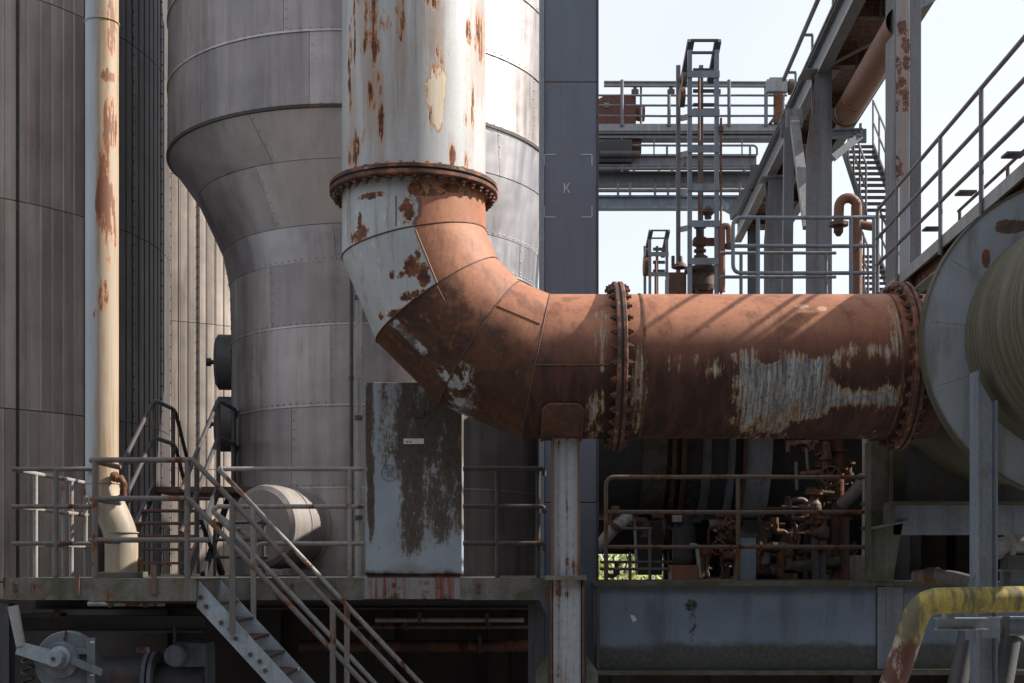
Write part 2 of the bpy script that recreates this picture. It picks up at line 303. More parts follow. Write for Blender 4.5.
def mat_run():
    n = NT('brown_rust_duct_with_bare_grey_patch')
    rc, f = ductrust(n)
    st = n.noise((26, 3, 0.9), 8, 0.74, off=(3, 8, 1)); st2 = n.noise((8, 3, 1.6), 9, 0.72, off=(6, 1, 3)); rg = n.noise((7, 3, 4), 11, 0.74, off=(2, 6, 6))
    def sb(px, py, rx, ry): return n.soft((n.X, n.Z), fx(px), fz(py), rx / KF, ry / KF)
    zs = n.m('ADD', n.Z, n.m('MULTIPLY', n.m('SUBTRACT', n.noise((2.6, 1, 0.6), 6, 0.65, off=(0, 4, 0)), 0.5), 0.5))
    xs = n.m('ADD', n.X, n.m('MULTIPLY', n.m('SUBTRACT', n.noise((3, 2, 5), 8, 0.7, off=(4, 0, 6)), 0.5), 0.55))
    box = n.m('MULTIPLY', n.m('MULTIPLY', n.sm(xs, fx(712), fx(756)), n.sm(n.X, fx(918), fx(886))), n.m('MULTIPLY', n.sm(zs, fz(332), fz(366)), n.sm(n.Z, fz(452), fz(396), 0.25, 1.0)))
    holes = n.mx(sb(864, 373, 28, 14), sb(818, 344, 13, 12), n.m('MULTIPLY', sb(768, 358, 9, 5), .8), n.m('MULTIPLY', sb(870, 414, 34, 9), .8), n.m('MULTIPLY', sb(840, 424, 30, 8), .8))
    more = n.mx(n.m('MULTIPLY', sb(601, 345, 6, 22), .62), n.m('MULTIPLY', sb(601, 316, 6, 8), .6), n.m('MULTIPLY', sb(597, 415, 9, 26), .6), n.m('MULTIPLY', sb(639, 390, 7, 34), .68), n.m('MULTIPLY', sb(698, 366, 26, 11), 0.5), n.m('MULTIPLY', sb(897, 345, 6, 40), .65))
    fld = n.m('SUBTRACT', n.m('MAXIMUM', box, more), n.m('MULTIPLY', holes, 0.85), True)
    mixn = n.m('ADD', n.m('MULTIPLY', n.noise((16, 5, 6), 11, 0.76, off=(7, 7, 1)), 0.6), n.m('MULTIPLY', st, 0.4))
    g = n.ragged(fld, mixn, 3.6, 0.38, 0.95)
    def b(px, py, rx, ry, soft=0.5): return n.ragged(sb(px, py, rx * .8, ry * .8), rg, 3.0, .5, 1.0)
    fs = n.noise((60, 6, 3.0), 8, 0.75, off=(1, 1, 4)); gray = n.mix(n.sm(n.m('ADD', n.m('MULTIPLY', st, 0.4), n.m('MULTIPLY', fs, 0.6)), 0.38, 0.62), (0.055, 0.052, 0.052), (0.46, 0.485, 0.52)); ck = n.noise((34, 34, 14), 9, 0.78, off=(5, 5, 5)); gray = n.mix(n.m('MULTIPLY', n.sm(ck, 0.50, 0.60), 0.75), gray, (0.07, 0.06, 0.055))
    gray = n.mix(n.m('MULTIPLY', n.sm(n.m('ADD', n.m('MULTIPLY', st2, 0.5), n.m('MULTIPLY', fs, 0.5)), 0.50, 0.60), 0.8), gray, (0.09, 0.065, 0.052))
    edge = n.m('MULTIPLY', n.sm(g, 0.02, 0.35), n.sm(g, 0.95, 0.5))
    low = n.sm(n.m('ADD', n.Z, n.m('MULTIPLY', n.m('SUBTRACT', n.noise(2.2, 6, 0.6), 0.5), 0.5)), fz(330), fz(378))   # shade of the belly painted in over dark rust
    rc = n.mix(n.m('MULTIPLY', n.sm(n.Z, fz(318), fz(348)), 0.6), rc, (0.105, 0.04, 0.032)); rc = n.mix(n.m('MULTIPLY', low, 0.93), rc, n.mix(n.sm(st2, 0.42, 0.62), (0.026, 0.014, 0.013), (0.075, 0.031, 0.026)))  # maroon below the sunlit top is painted shade, then the darker belly
    c = n.mix(n.sm(g, 0.35, 0.6), rc, gray)
    c = n.mix(n.m('MULTIPLY', edge, 0.8), c, n.mix(n.sm(fs, 0.4, 0.6), (0.18, 0.09, 0.05), (0.44, 0.32, 0.20)))
    sp = n.mx(b(806, 303, 8, 3, 0.8), b(826, 306, 5, 3, 0.8))
    c = n.mix(n.m('MULTIPLY', sp, 0.7), c, (0.52, 0.36, 0.25))
    h = n.m('ADD', n.m('MULTIPLY', f, 0.25), n.m('MULTIPLY', g, n.m('ADD', st, 0.2)))
    return n.out(c, n.lin(g, 0, 1, 0.66, 0.5), 0.0, h, 0.4, 0.006, 0.3)
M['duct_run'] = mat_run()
n = NT('flange_rust'); rc_, f_ = ductrust(n)
c_ = n.mix(n.sm(n.noise((6, 6, 6), 9, 0.7), 0.34, 0.56), rc_, (0.075, 0.04, 0.03)); c_ = n.mix(n.sm(n.noise(8, 9, 0.7, off=(7, 1, 1)), 0.60, 0.68), c_, (0.34, 0.27, 0.20))
M['flange'] = n.out(c_, 0.75, 0, f_, 0.5, 0.008, 0.3)

# downpipe: pale paint, long rust scars down its right half
n = NT('cream_downpipe_with_rust_scars')
c_ = n.mul((0.40, 0.435, 0.48), n.lin(n.noise((2, 2, 0.7), 6, 0.6), 0.3, 0.7, 0.8, 1.1))
q_ = n.coords(0.07, 9, 0.3); DY = 13.4; 
def _bd(px, py, rx, ry): return n.blob(q_, pxx(px, DY), pyz(py, DY), rx * DY / F, ry * DY / F, 0.8)
_bd = lambda px, py, rx, ry: n.soft((n.X, n.Z), pxx(px, DY), pyz(py, DY), rx * DY / F, ry * DY / F)
mk_ = n.mx(_bd(114, 30, 3, 34), _bd(111, 80, 6, 6), _bd(110, 175, 5, 50), _bd(113, 130, 5, 30), _bd(113, 215, 4, 40), _bd(104, 205, 3, 20), _bd(107, 300, 5, 14), _bd(101, 316, 3, 5))
tan_ = n.sm(n.m('ADD', n.X, n.m('MULTIPLY', n.m('SUBTRACT', n.noise((8, 8, 0.8), 8, 0.7, off=(3, 3, 3)), 0.5), 0.22)), pxx(97, DY), pxx(104, DY))
c_ = n.mix(n.m('MULTIPLY', tan_, 0.85), c_, (0.35, 0.265, 0.17))
c_ = n.mix(n.m('MULTIPLY', n.sm(n.noise((9, 9, 0.6), 7, 0.7), 0.46, 0.66), n.m('MULTIPLY', tan_, 0.75)), c_, (0.24, 0.14, 0.075))
mk_ = n.ragged(mk_, n.noise((14, 14, 2.4), 10, 0.74), 4.0, 0.5, 1.1)
gr_ = n.m('MULTIPLY', n.sm(n.Z, pyz(470, DY), pyz(530, DY)), n.sm(n.noise((6, 6, 2), 8, .7, off=(1, 1, 6)), .36, .62))
c_ = n.mix(n.m('MULTIPLY', gr_, 0.7), c_, (0.20, 0.19, 0.155))
c_ = scab(n, c_, n.m('MULTIPLY', mk_, 0.85), hot=(0.45, 0.20, 0.08), dark=(0.16, 0.07, 0.04))
M['downpipe'] = n.out(c_, 0.55, 0, n.noise(25, 5, 0.7), 0.2, 0.004)

# cabinet: pale blue paint half eaten by brown-black rust
n = NT('blue_cabinet_paint_with_black_rust')
CY = 13.25
q_ = n.coords(0.10, 6, 0.7); 
def _bc(px, py, rx, ry, soft=0.8): return n.blob(q_, pxx(px, CY), pyz(py, CY), rx * CY / F, ry * CY / F, soft)
st_ = n.noise((9, 9, 2.5), 9, 0.75, off=(2, 2, 8)); sp_ = n.noise(16, 9, 0.8)
c_ = n.mul((0.30, 0.355, 0.41), n.lin(n.noise(2, 6, 0.6), 0.3, 0.7, 0.82, 1.1))
_bs = lambda px, py, rx, ry: n.soft((n.X, n.Z), pxx(px, CY), pyz(py, CY), rx * CY / F, ry * CY / F)
mk_ = n.mx(_bs(412, 440, 15, 62), n.m('MULTIPLY', _bs(442, 428, 24, 48), .95), n.m('MULTIPLY', _bs(418, 425, 34, 40), .7), _bs(370, 425, 4, 50), _bs(371, 505, 3, 26), n.m('MULTIPLY', _bs(442, 492, 20, 38), .85), _bs(413, 515, 10, 34), n.m('MULTIPLY', _bs(415, 392, 50, 10), .5))
mk_ = n.ragged(mk_, n.m('ADD', n.m('MULTIPLY', st_, 0.6), n.m('MULTIPLY', sp_, 0.4)), 5.0, 0.10, 1.0)
c_ = n.mix(n.m('MULTIPLY', n.sm(mk_, 0.0, 0.5), 0.55), c_, (0.21, 0.175, 0.125)); c_ = n.mix(n.m('MULTIPLY', n.sm(mk_, 0.25, 0.9), 0.92), c_, n.mix(n.sm(sp_, .4, .6), (0.032, 0.026, 0.023), (0.085, 0.06, 0.042)))
bot_ = n.m('MULTIPLY', n.sm(n.m('ADD', q_[1], n.m('MULTIPLY', n.m('ABSOLUTE', n.m('SUBTRACT', n.X, pxx(412, CY))), 0.35)), pyz(556, CY), pyz(568, CY)), 0.9)
c_ = n.mix(n.m('MULTIPLY', bot_, 0.6), c_, (0.16, 0.14, 0.08))
c_ = n.mix(n.sm(q_[1], pyz(570, CY), pyz(576, CY)), c_, (0.06, 0.032, 0.02))
M['cabinet'] = n.out(c_, n.lin(mk_, 0, 1, 0.42, 0.8), 0, n.m('MULTIPLY', mk_, sp_), 0.3, 0.004)
# fascia under the cabinet: red rust runs
n = NT('rust_run_fascia'); st_ = n.noise((11, 11, 0.5), 8, 0.7)
c_ = n.mix(n.sm(st_, 0.40, 0.56), (0.17, 0.05, 0.025), (0.22, 0.22, 0.225)); c_ = n.mix(n.sm(n.noise(5, 8, 0.7), 0.5, 0.65), c_, (0.07, 0.03, 0.02))
M['fascia_rust'] = n.out(c_, 0.7, 0, st_, 0.3, 0.004)
# post under the duct: grey-blue with brown runs
M['post'] = steel('grey_post_with_brown_runs', (0.37, 0.41, 0.45), 0.40, 0.5, streak=(14, 14, 0.35), runs=0.9, dirtcol=(0.12, 0.085, 0.06))
n = NT('grey_column_with_rust_scabs'); CYm = 18.2
c_ = n.mul((0.26, 0.285, 0.32), n.lin(n.noise((2, 2, .6), 6, .6), .3, .7, .85, 1.1)); _cb = lambda px, py, rx, ry: n.soft((n.X, n.Z), pxx(px, CYm), pyz(py, CYm), rx * CYm / F, ry * CYm / F)
dr_ = n.ragged(n.mx(_cb(904, 60, 8, 60), _cb(902, 130, 5, 50), _cb(905, 180, 4, 30)), n.noise((20, 20, .7), 7, .7), 2.6, .4, 1.2); c_ = n.mix(n.m('MULTIPLY', dr_, .55), c_, (0.27, 0.16, 0.085))
mk_ = n.ragged(n.mx(_cb(902, 28, 5, 8), _cb(908, 55, 5, 14), _cb(899, 65, 3, 12), _cb(900, 85, 5, 14), _cb(906, 98, 4, 14), _cb(897, 105, 3, 8), _cb(899, 168, 4, 14), _cb(904, 42, 3, 10)), n.noise(11, 10, .74), 4.2, .6, 1.0)
c_ = scab(n, c_, mk_, hot=(.22, .10, .05), dark=(.06, .035, .028)); M['col_rust'] = n.out(c_, .6, 0, n.m('MULTIPLY', mk_, .8), .4, .006)
# olive drum with rings of grime running round it
n = NT('olive_drum_grime'); st_ = n.noise((0.7, 26, 0.7), 5, 0.6); f_ = n.noise(18, 6, 0.7)
c_ = n.mix(n.sm(st_, 0.35, 0.65), (0.075, 0.07, 0.048), (0.125, 0.12, 0.088)); c_ = n.mix(n.sm(n.noise((1.2, 5, 1.2), 7, 0.65, off=(3, 3, 3)), 0.55, 0.72), c_, (0.15, 0.145, 0.12))
c_ = n.mul(c_, n.lin(f_, 0.3, 0.7, 0.85, 1.12)); M['drum'] = n.out(c_, 0.8, 0, f_, 0.3, 0.006, 0.25)
n = NT('grey_blue_ring_paint'); v_ = n.noise(1.4, 6, 0.6); q_ = n.coords(0.10, 6, 1.0)
c_ = n.mul((0.27, 0.30, 0.335), n.lin(v_, 0.3, 0.7, 0.8, 1.12)); 
mk_ = n.ragged(n.mx(n.soft((n.X, n.Z), pxx(1012, 11.6), pyz(226, 11.6), 0.14, 0.05), n.soft((n.X, n.Z), pxx(988, 11.6), pyz(258, 11.6), 0.03, 0.08)), n.noise(6, 10, .72), 3.2, .5, .9)
c_ = scab(n, c_, mk_, hot=(0.11, 0.085, 0.06), dark=(0.06, 0.05, 0.04)); c_ = n.mix(n.m('MULTIPLY', n.sm(n.noise((5, 5, 1), 7, 0.65), 0.46, 0.66), 0.6), c_, (0.10, 0.095, 0.085))
M['drum_ring'] = n.out(c_, 0.55, 0, n.m('MULTIPLY', mk_, -1.0), 0.4, 0.006)
# yellow pipe, paint worn in bands, rust below the elbow
n = NT('worn_yellow_pipe'); bd_ = n.noise((9, 2, 2), 8, 0.7); f_ = n.noise(16, 7, 0.75)
c_ = n.mix(n.sm(bd_, 0.42, 0.60), (0.115, 0.105, 0.06), (0.42, 0.33, 0.08)); c_ = n.mix(n.m('MULTIPLY', n.sm(f_, 0.5, 0.66), 0.5), c_, (0.12, 0.10, 0.055))
lo_ = n.sm(n.m('ADD', n.Z, n.m('MULTIPLY', n.m('SUBTRACT', n.noise(7, 8, 0.7), 0.5), 0.35)), pyz(634, 10.5), pyz(646, 10.5))
c_ = n.mix(lo_, c_, n.mix(n.sm(n.noise((10, 10, 3), 8, 0.7), 0.5, 0.62), (0.095, 0.035, 0.022), (0.33, 0.28, 0.25)))
M['yellow'] = n.out(c_, 0.6, 0, f_, 0.3, 0.004)
# rusty gallery underside, boards
M['boards'] = steel('rotten_brown_boards', (0.075, 0.045, 0.034), 0.6, 0.6, streak=(1.5, 6, 1.5))
M['deckplate'] = steel('dirty_deck_plate', (0.10, 0.095, 0.085), 0.35, 0.5, 0.4)
M['treads'] = steel('dark_grating_steel', (0.075, 0.074, 0.076), 0.3, 0.4)
M['old_red'] = steel('dull_red_tread_paint', (0.09, 0.05, 0.045), 0.4, 0.4)
M['emblem'] = steel('faded_blue_sticker_ink', (0.17, 0.21, 0.26), 0.0, 0.5)
# wall behind
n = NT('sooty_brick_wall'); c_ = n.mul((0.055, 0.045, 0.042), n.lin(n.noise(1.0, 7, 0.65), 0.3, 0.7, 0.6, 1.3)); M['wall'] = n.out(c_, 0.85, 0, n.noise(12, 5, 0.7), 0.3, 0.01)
# ground
n = NT('pale_gravel_ground'); g_ = n.noise(0.35, 8, 0.65); f_ = n.noise(14, 6, 0.75)
c_ = n.mix(n.sm(g_, 0.45, 0.6), (0.15, 0.145, 0.138), (0.11, 0.112, 0.10)); c_ = n.mul(c_, n.lin(f_, 0.3, 0.7, 0.6, 1.35)); M['ground'] = n.out(c_, 0.9, 0, f_, 0.6, 0.02)
# leaves
n = NT('leaf_green'); oi = n.noise(3.0, 4, 0.6)
M['leaf'] = n.out(n.mix(n.sm(oi, 0.35, 0.65), (0.14, 0.19, 0.03), (0.26, 0.29, 0.05)), 0.6, 0)
M['bark'] = steel('bark', (0.08, 0.065, 0.05), 0, 0.4)

# ------------------------------------------------------------------ mesh helpers
ORG = {}
class MB:
    def __init__(s): s.v = []; s.f = []; s.sm = []
    def add(s, vs, fs, smooth=False):
        b = len(s.v); s.v += [V(p) for p in vs]
        for f in fs: s.f.append([i + b for i in f]); s.sm.append(smooth)
        return s
    def hexa(s, p):      # 8 corners: bottom loop 0-3, top loop 4-7
        return s.add(p, [(3, 2, 1, 0), (4, 5, 6, 7), (0, 1, 5, 4), (1, 2, 6, 5), (2, 3, 7, 6), (3, 0, 4, 7)])
    def box(s, x0, x1, y0, y1, z0, z1):
        return s.hexa([(x0, y0, z0), (x1, y0, z0), (x1, y1, z0), (x0, y1, z0), (x0, y0, z1), (x1, y0, z1), (x1, y1, z1), (x0, y1, z1)])
    def cbox(s, x0, x1, y0, y1, z0, z1, c=0.01):   # box with chamfered edges all round
        bm = bmesh.new(); bmesh.ops.create_cube(bm, size=1)
        for q in bm.verts: q.co = V((x0 + (x1 - x0) * (q.co.x + .5), y0 + (y1 - y0) * (q.co.y + .5), z0 + (z1 - z0) * (q.co.z + .5)))
        bmesh.ops.bevel(bm, geom=list(bm.edges), offset=c, segments=2, profile=0.7, affect='EDGES')
        bm.verts.index_update(); s.add([q.co.copy() for q in bm.verts], [[q.index for q in f.verts] for f in bm.faces]); bm.free(); return s
    def bar(s, p, q, wd, ht, up=(0, 0, 1)):
        p, q = V(p), V(q); t = (q - p).normalized(); up = V(up)
        if abs(t.dot(up)) > 0.99: up = V((0, 1, 0))
        a = t.cross(up).normalized() * wd / 2; b = a.cross(t).normalized() * ht / 2
        return s.hexa([p - a - b, p + a - b, q + a - b, q - a - b, p - a + b, p + a + b, q + a + b, q - a + b])
    def ibeam(s, p, q, wd, ht, tf=0.02, tw=0.014, up=(0, 0, 1)):
        p, q = V(p), V(q); t = (q - p).normalized(); up = V(up)
        if abs(t.dot(up)) > 0.99: up = V((0, 1, 0))
        a = t.cross(up).normalized(); b = a.cross(t).normalized()
        s.bar(p + b * (ht / 2 - tf / 2), q + b * (ht / 2 - tf / 2), wd, tf, up); s.bar(p - b * (ht / 2 - tf / 2), q - b * (ht / 2 - tf / 2), wd, tf, up)
        return s.bar(p, q, tw, ht - 2 * tf - 0.001, up)
    def tube(s, pts, r, seg=10, caps=True):
        pts = [V(p) for p in pts]; n = len(pts); rs = r if isinstance(r, (list, tuple)) else [r] * n
        T = [(pts[min(i + 1, n - 1)] - pts[max(i - 1, 0)]).normalized() for i in range(n)]
        d0 = (pts[1] - pts[0]).normalized(); ref = V((0, 0, 1)) if abs(d0.z) < 0.9 else V((1, 0, 0))
        a = d0.cross(ref).normalized(); vs = []; 
        for i, p in enumerate(pts):
            t = T[i]; a = (a - t * a.dot(t)).normalized(); b = t.cross(a)
            k = 1.0
            if 0 < i < n - 1:
                c = (pts[i] - pts[i - 1]).normalized().dot(t); 
            for j in range(seg):
                th = 2 * math.pi * j / seg; vs.append(p + (a * math.cos(th) + b * math.sin(th)) * rs[i])
        fs = [(i * seg + j, i * seg + (j + 1) % seg, (i + 1) * seg + (j + 1) % seg, (i + 1) * seg + j) for i in range(n - 1) for j in range(seg)]
        s.add(vs, fs, True)
        if caps: s.add(vs[:seg], [tuple(range(seg))[::-1]]); s.add(vs[-seg:], [tuple(range(seg))])
        return s
    def lathe(s, prof, o, d, seg=32, smooth=True, a0=0.0, a1=2 * math.pi, closed=False):
        """profile of (radius, distance along d) turned round axis o,d"""
        o, d = V(o), V(d).normalized(); ref = V((0, 0, 1)) if abs(d.z) < 0.9 else V((0, -1, 0))
        a = d.cross(ref).normalized(); b = d.cross(a)
        full = abs(a1 - a0 - 2 * math.pi) < 1e-6; m_ = seg if full else seg + 1
        # split rows so hard profile corners stay hard
        k = len(prof)
        for i in range(k if closed else k - 1):
            (r0, h0), (r1, h1) = prof[i], prof[(i + 1) % k]
            vs = []
            for r_, h_ in ((r0, h0), (r1, h1)):
                for j in range(m_):
                    th = a0 + (a1 - a0) * j / seg; vs.append(o + d * h_ + (a * math.cos(th) + b * math.sin(th)) * r_)
            fs = [(j, (j + 1) % m_, m_ + (j + 1) % m_, m_ + j) for j in range(seg if full else seg)]
            s.add(vs, fs, smooth)
        return s
    def cyl(s, o, d, r, h, seg=20):
        return s.lathe([(0.0, 0), (r, 0), (r, h), (0.0, h)], o, d, seg)
    def ring(s, o, d, ro, ri, h, seg=40):
        return s.lathe([(ro, 0), (ro, h), (ri, h), (ri, 0)], o, d, seg, closed=True)
    def prism(s, poly, ext):
        poly = [V(p) for p in poly]; e = V(ext); n_ = len(poly)
        return s.add(poly + [p + e for p in poly], [tuple(range(n_))[::-1], tuple(range(n_, 2 * n_))] + [(i, (i + 1) % n_, n_ + (i + 1) % n_, n_ + i) for i in range(n_)])
    def mesh(s, name, org=V((0, 0, 0))):
        me = bpy.data.meshes.new(name); me.from_pydata([tuple(p - org) for p in s.v], [], s.f)
        me.polygons.foreach_set('use_smooth', s.sm)
        bm = bmesh.new(); bm.from_mesh(me); bmesh.ops.remove_doubles(bm, verts=bm.verts, dist=1e-5) if False else None
        bmesh.ops.recalc_face_normals(bm, faces=bm.faces); bm.to_mesh(me); bm.free(); me.update(); return me

def fillet(pts, rad, n_=5):
    pts = [V(p) for p in pts]; out = [pts[0]]
    for i in range(1, len(pts) - 1):
        p, a, b = pts[i], pts[i - 1], pts[i + 1]; u, w_ = (a - p), (b - p)
        r_ = min(rad, u.length * 0.49, w_.length * 0.49); A = p + u.normalized() * r_; B = p + w_.normalized() * r_
        for j in range(n_ + 1):
            t = j / n_; out.append(A * (1 - t) ** 2 + p * 2 * t * (1 - t) + B * t * t)
    out.append(pts[-1]); return out

def thing(name, label, cat, loc=(0, 0, 0), group=None):
    o = bpy.data.objects.new(name, None); o.empty_display_size = 0.2; C.objects.link(o); o.location = loc
    o['label'] = label; o['category'] = cat
    if group: o['group'] = group
    ORG[o.name] = V(loc); return o
def part(name, mb, mat, parent, label=None, kind=None):
    g = ORG[parent.name]; me = mb.mesh(name, g); me.materials.append(M[mat])
    o = bpy.data.objects.new(name, me); C.objects.link(o); o.parent = parent; ORG[o.name] = g
    if label: o['label'] = label
    if kind: o['kind'] = kind
    return o
def solo(name, mb, mat, label=None, cat=None, group=None, kind=None):
    xs = [p.x for p in mb.v]; ys = [p.y for p in mb.v]; g = V(((min(xs) + max(xs)) / 2, (min(ys) + max(ys)) / 2, min(p.z for p in mb.v)))
    me = mb.mesh(name, g); me.materials.append(M[mat]); o = bpy.data.objects.new(name, me); C.objects.link(o); o.location = g; ORG[o.name] = g
    if label: o['label'] = label
    if cat: o['category'] = cat
    if group: o['group'] = group
    if kind: o['kind'] = kind
    return o
def piece(name, me, parent, loc, rot=None):
    """a shared mesh placed under a parent (world coordinates)"""
    o = bpy.data.objects.new(name, me); C.objects.link(o); o.parent = parent
    o.matrix_local = Matrix.Translation(V(loc) - ORG[parent.name]) @ (rot.to_4x4() if rot else Matrix.Identity(4))
    return o
def shared(name, mb, mat):
    me = mb.mesh(name); me.materials.append(M[mat]); return me
def rotz_to(d): return V(d).to_track_quat('Z', 'Y').to_matrix()

BOLT = shared('bolt', MB().lathe([(0.0, 0.0), (0.034, 0.0), (0.034, 0.03), (0.018, 0.032), (0.018, 0.055), (0.0, 0.055)], (0, 0, 0), (0, 0, 1), 6, False), 'bolt')
SBOLT = shared('bolt', MB().lathe([(0.022, 0.0), (0.022, 0.018), (0.0, 0.02)], (0, 0, 0), (0, 0, 1), 6, False), 'bolt')

def flange(parent, o, d, ro, ri, th, nb, mat='flange', sides=(1, -1), name='flange'):
    """a pair of bolted rings round axis d centred at o"""
    o, d = V(o), V(d).normalized(); a = d.cross(V((0, 0, 1)) if abs(d.z) < .9 else V((0, 1, 0))).normalized(); b = d.cross(a)
    rb = ro - 0.055
    for sgn in (1, -1):
        fl = part(name, MB().lathe([(ro, 0.012), (ro, th - .008), (ro - .008, th), (ri, th), (ri, 0.012)], o, d * sgn, 72, closed=True), mat, parent)
        if sgn in sides:
            for k in range(nb):
                t = 2 * math.pi * (k + .5) / nb
                piece('bolt', SBOLT if (sgn == 1 and d.z > .5) else BOLT, fl, o + d * sgn * th + (a * math.cos(t) + b * math.sin(t)) * rb, rotz_to(d * sgn) @ Matrix.Rotation(random.random(), 3, 'Z'))
    part('gasket', MB().ring(o - d * 0.011, d, ro - 0.02, ri, 0.022, 72), 'soot', parent)

def railing(label, cat_loc, runs, posts, mat, r=0.024, group='handrails', name='handrail', pr=None):
    """runs: polylines of rails; posts: (foot, head)"""
    t = thing(name, label, 'handrail', cat_loc, group)
    for p in runs:
        q = [V(p[0])]
        for a, b in zip(p[:-1], p[1:]):       # real rails are never quite straight
            a, b = V(a), V(b); n_ = max(1, int((b - a).length / 0.6))
            for k in range(1, n_ + 1):
                j = 0.0035 if k < n_ else 0.0
                q.append(a.lerp(b, k / n_) + V((0, random.uniform(-j, j), random.uniform(-j, j))))
        part('rail', MB().tube(q, r, 10), mat, t)
    for a, b in posts: part('post', MB().tube([a, b], pr or r * 1.05, 10), mat, t)
    return t

# ================================================================== THE SETTING
gnd = solo('ground', MB().add([(-1500, -300, 0), (1500, -300, 0), (1500, 4000, 0), (-1500, 4000, 0)], [(0, 1, 2, 3)]), 'ground', kind='structure')

# ================================================================== HOPPER VESSEL
ZD = 3.07                                   # walking level of the left platform
VY = 18.0
prof = [(13.4, -2.05, 2.56), (12.2, -2.05, 2.56), (11.25, -2.05, 2.56), (10.35, -2.05, 2.56), (9.46, -2.05, 2.56), (8.575, -2.05, 2.56), (8.03, -1.87, 2.35), (7.32, -1.76, 2.13),
        (6.89, -1.73, 2.075), (6.12, -1.72, 2.065), (5.14, -1.72, 2.065), (4.14, -1.72, 2.065), (ZD, -1.72, 2.065)]
ves = thing('hopper_vessel', 'tall aluminium clad hopper vessel narrowing to a neck behind the rusty duct', 'vessel', (-1.72, VY, ZD))
core = MB()
for i in range(len(prof) - 1):
    (z1, x1, r1), (z0, x0, r0) = prof[i], prof[i + 1]
    vs = []
    for z, x, r in ((z0, x0, r0), (z1, x1, r1)):
        for j in range(64): a = 2 * math.pi * j / 64; vs.append((x + (r - 0.03) * math.cos(a), VY + (r - 0.03) * math.sin(a), z))
    core.add(vs, [(j, (j + 1) % 64, 64 + (j + 1) % 64, 64 + j) for j in range(64)], True)
part('inner_shell', core, 'clad_joint', ves)
part('top_cover', MB().cyl((-2.05, VY, 13.3), (0, 0, 1), 2.55, 0.08, 48), 'clad', ves)
NPL = 10
for i in range(len(prof) - 1):
    (z1, x1, r1), (z0, x0, r0) = prof[i], prof[i + 1]
    off = (0.35, 0.0, 0.55, 0.1, 0.30, 0.8, 0.62, 0.2, 0.45, 0.13, 0.71, 0.4)[i] * 2 * math.pi / NPL
    lap = 0.006 if i < 6 else 0.0
    for k in range(NPL):
        g = 0.0025
        a0 = off + 2 * math.pi * k / NPL + g / r0; a1 = off + 2 * math.pi * (k + 1) / NPL - g / r0; ns = 8
        pr = random.uniform(-0.004, 0.004)
        rows = []
        for z, x, r in ((z0 + 0.003, x0, r0 + lap + pr), (z1 - 0.003, x1, r1 + pr), (z0 + 0.003, x0, r0 - 0.03), (z1 - 0.003, x1, r1 - 0.03)):
            rows.append([V((x + r * math.cos(a0 + (a1 - a0) * j / ns), VY + r * math.sin(a0 + (a1 - a0) * j / ns), z)) for j in range(ns + 1)])
        b = MB(); q = lambda A, B: b.add(A + B, [(j, j + 1, ns + 2 + j, ns + 1 + j) for j in range(ns)], True)
        q(rows[0], rows[1]); q(rows[0], rows[2]); q(rows[1], rows[3])
        b.add([rows[0][0], rows[1][0], rows[3][0], rows[2][0]], [(0, 1, 2, 3)]); b.add([rows[0][-1], rows[1][-1], rows[3][-1], rows[2][-1]], [(0, 1, 2, 3)])
        part('shell_plate', b, 'clad' if i < 5 or i > 7 else 'clad_cone', ves)
rv = MB()
def rivet(x, z, r, a):
    d = V((math.cos(a), math.sin(a), 0)); p = V((x + r * d.x, VY + r * d.y, z)); t = V((-d.y, d.x, 0)); u = V((0, 0, 1)); q = 0.013
    rv.add([p + t * q, p + u * q, p - t * q, p - u * q, p + d * 0.011], [(0, 1, 4), (1, 2, 4), (2, 3, 4), (3, 0, 4)], True)
for i in range(len(prof) - 1):
    (z1, x1, r1), (z0, x0, r0) = prof[i], prof[i + 1]
    off = (0.35, 0.0, 0.55, 0.1, 0.30, 0.8, 0.62, 0.2, 0.45, 0.13, 0.71, 0.4)[i] * 2 * math.pi / NPL; nr = max(3, int((z1 - z0) / 0.11))
    for k in range(NPL):
        for j in range(nr):
            f = (j + .5) / nr; rivet(x0 + (x1 - x0) * f, z0 + (z1 - z0) * f, r0 + (r1 - r0) * f + .004, off + 2 * math.pi * k / NPL + 0.03 / r0)
    for j in range(130): rivet(x0, z0 + 0.035, r0 + .006, 2 * math.pi * j / 130)
part('rivets', rv, 'clad', ves, kind='stuff')
rim = part('rim_band', MB().lathe([(2.54, 0.02), (2.58, 0.02), (2.58, -0.02), (2.54, -0.02)], (-2.05, VY, 8.575), (0, 0, 1), 96, closed=True), 'clad_joint', ves)
for z in (9.46, 10.35, 11.25, 12.2): part('seam_band', MB().lathe([(2.55, 0.014), (2.574, 0.014), (2.574, -0.010), (2.55, -0.010)], (-2.05, VY, z), (0, 0, 1), 96, closed=True), 'clad_seam', ves)
for z in (6.89, 6.12, 5.14, 4.14): part('seam_band', MB().lathe([(2.05, 0.010), (2.073, 0.010), (2.073, -0.010), (2.05, -0.010)], (-1.72, VY, z), (0, 0, 1), 96, closed=True), 'clad_seam', ves)
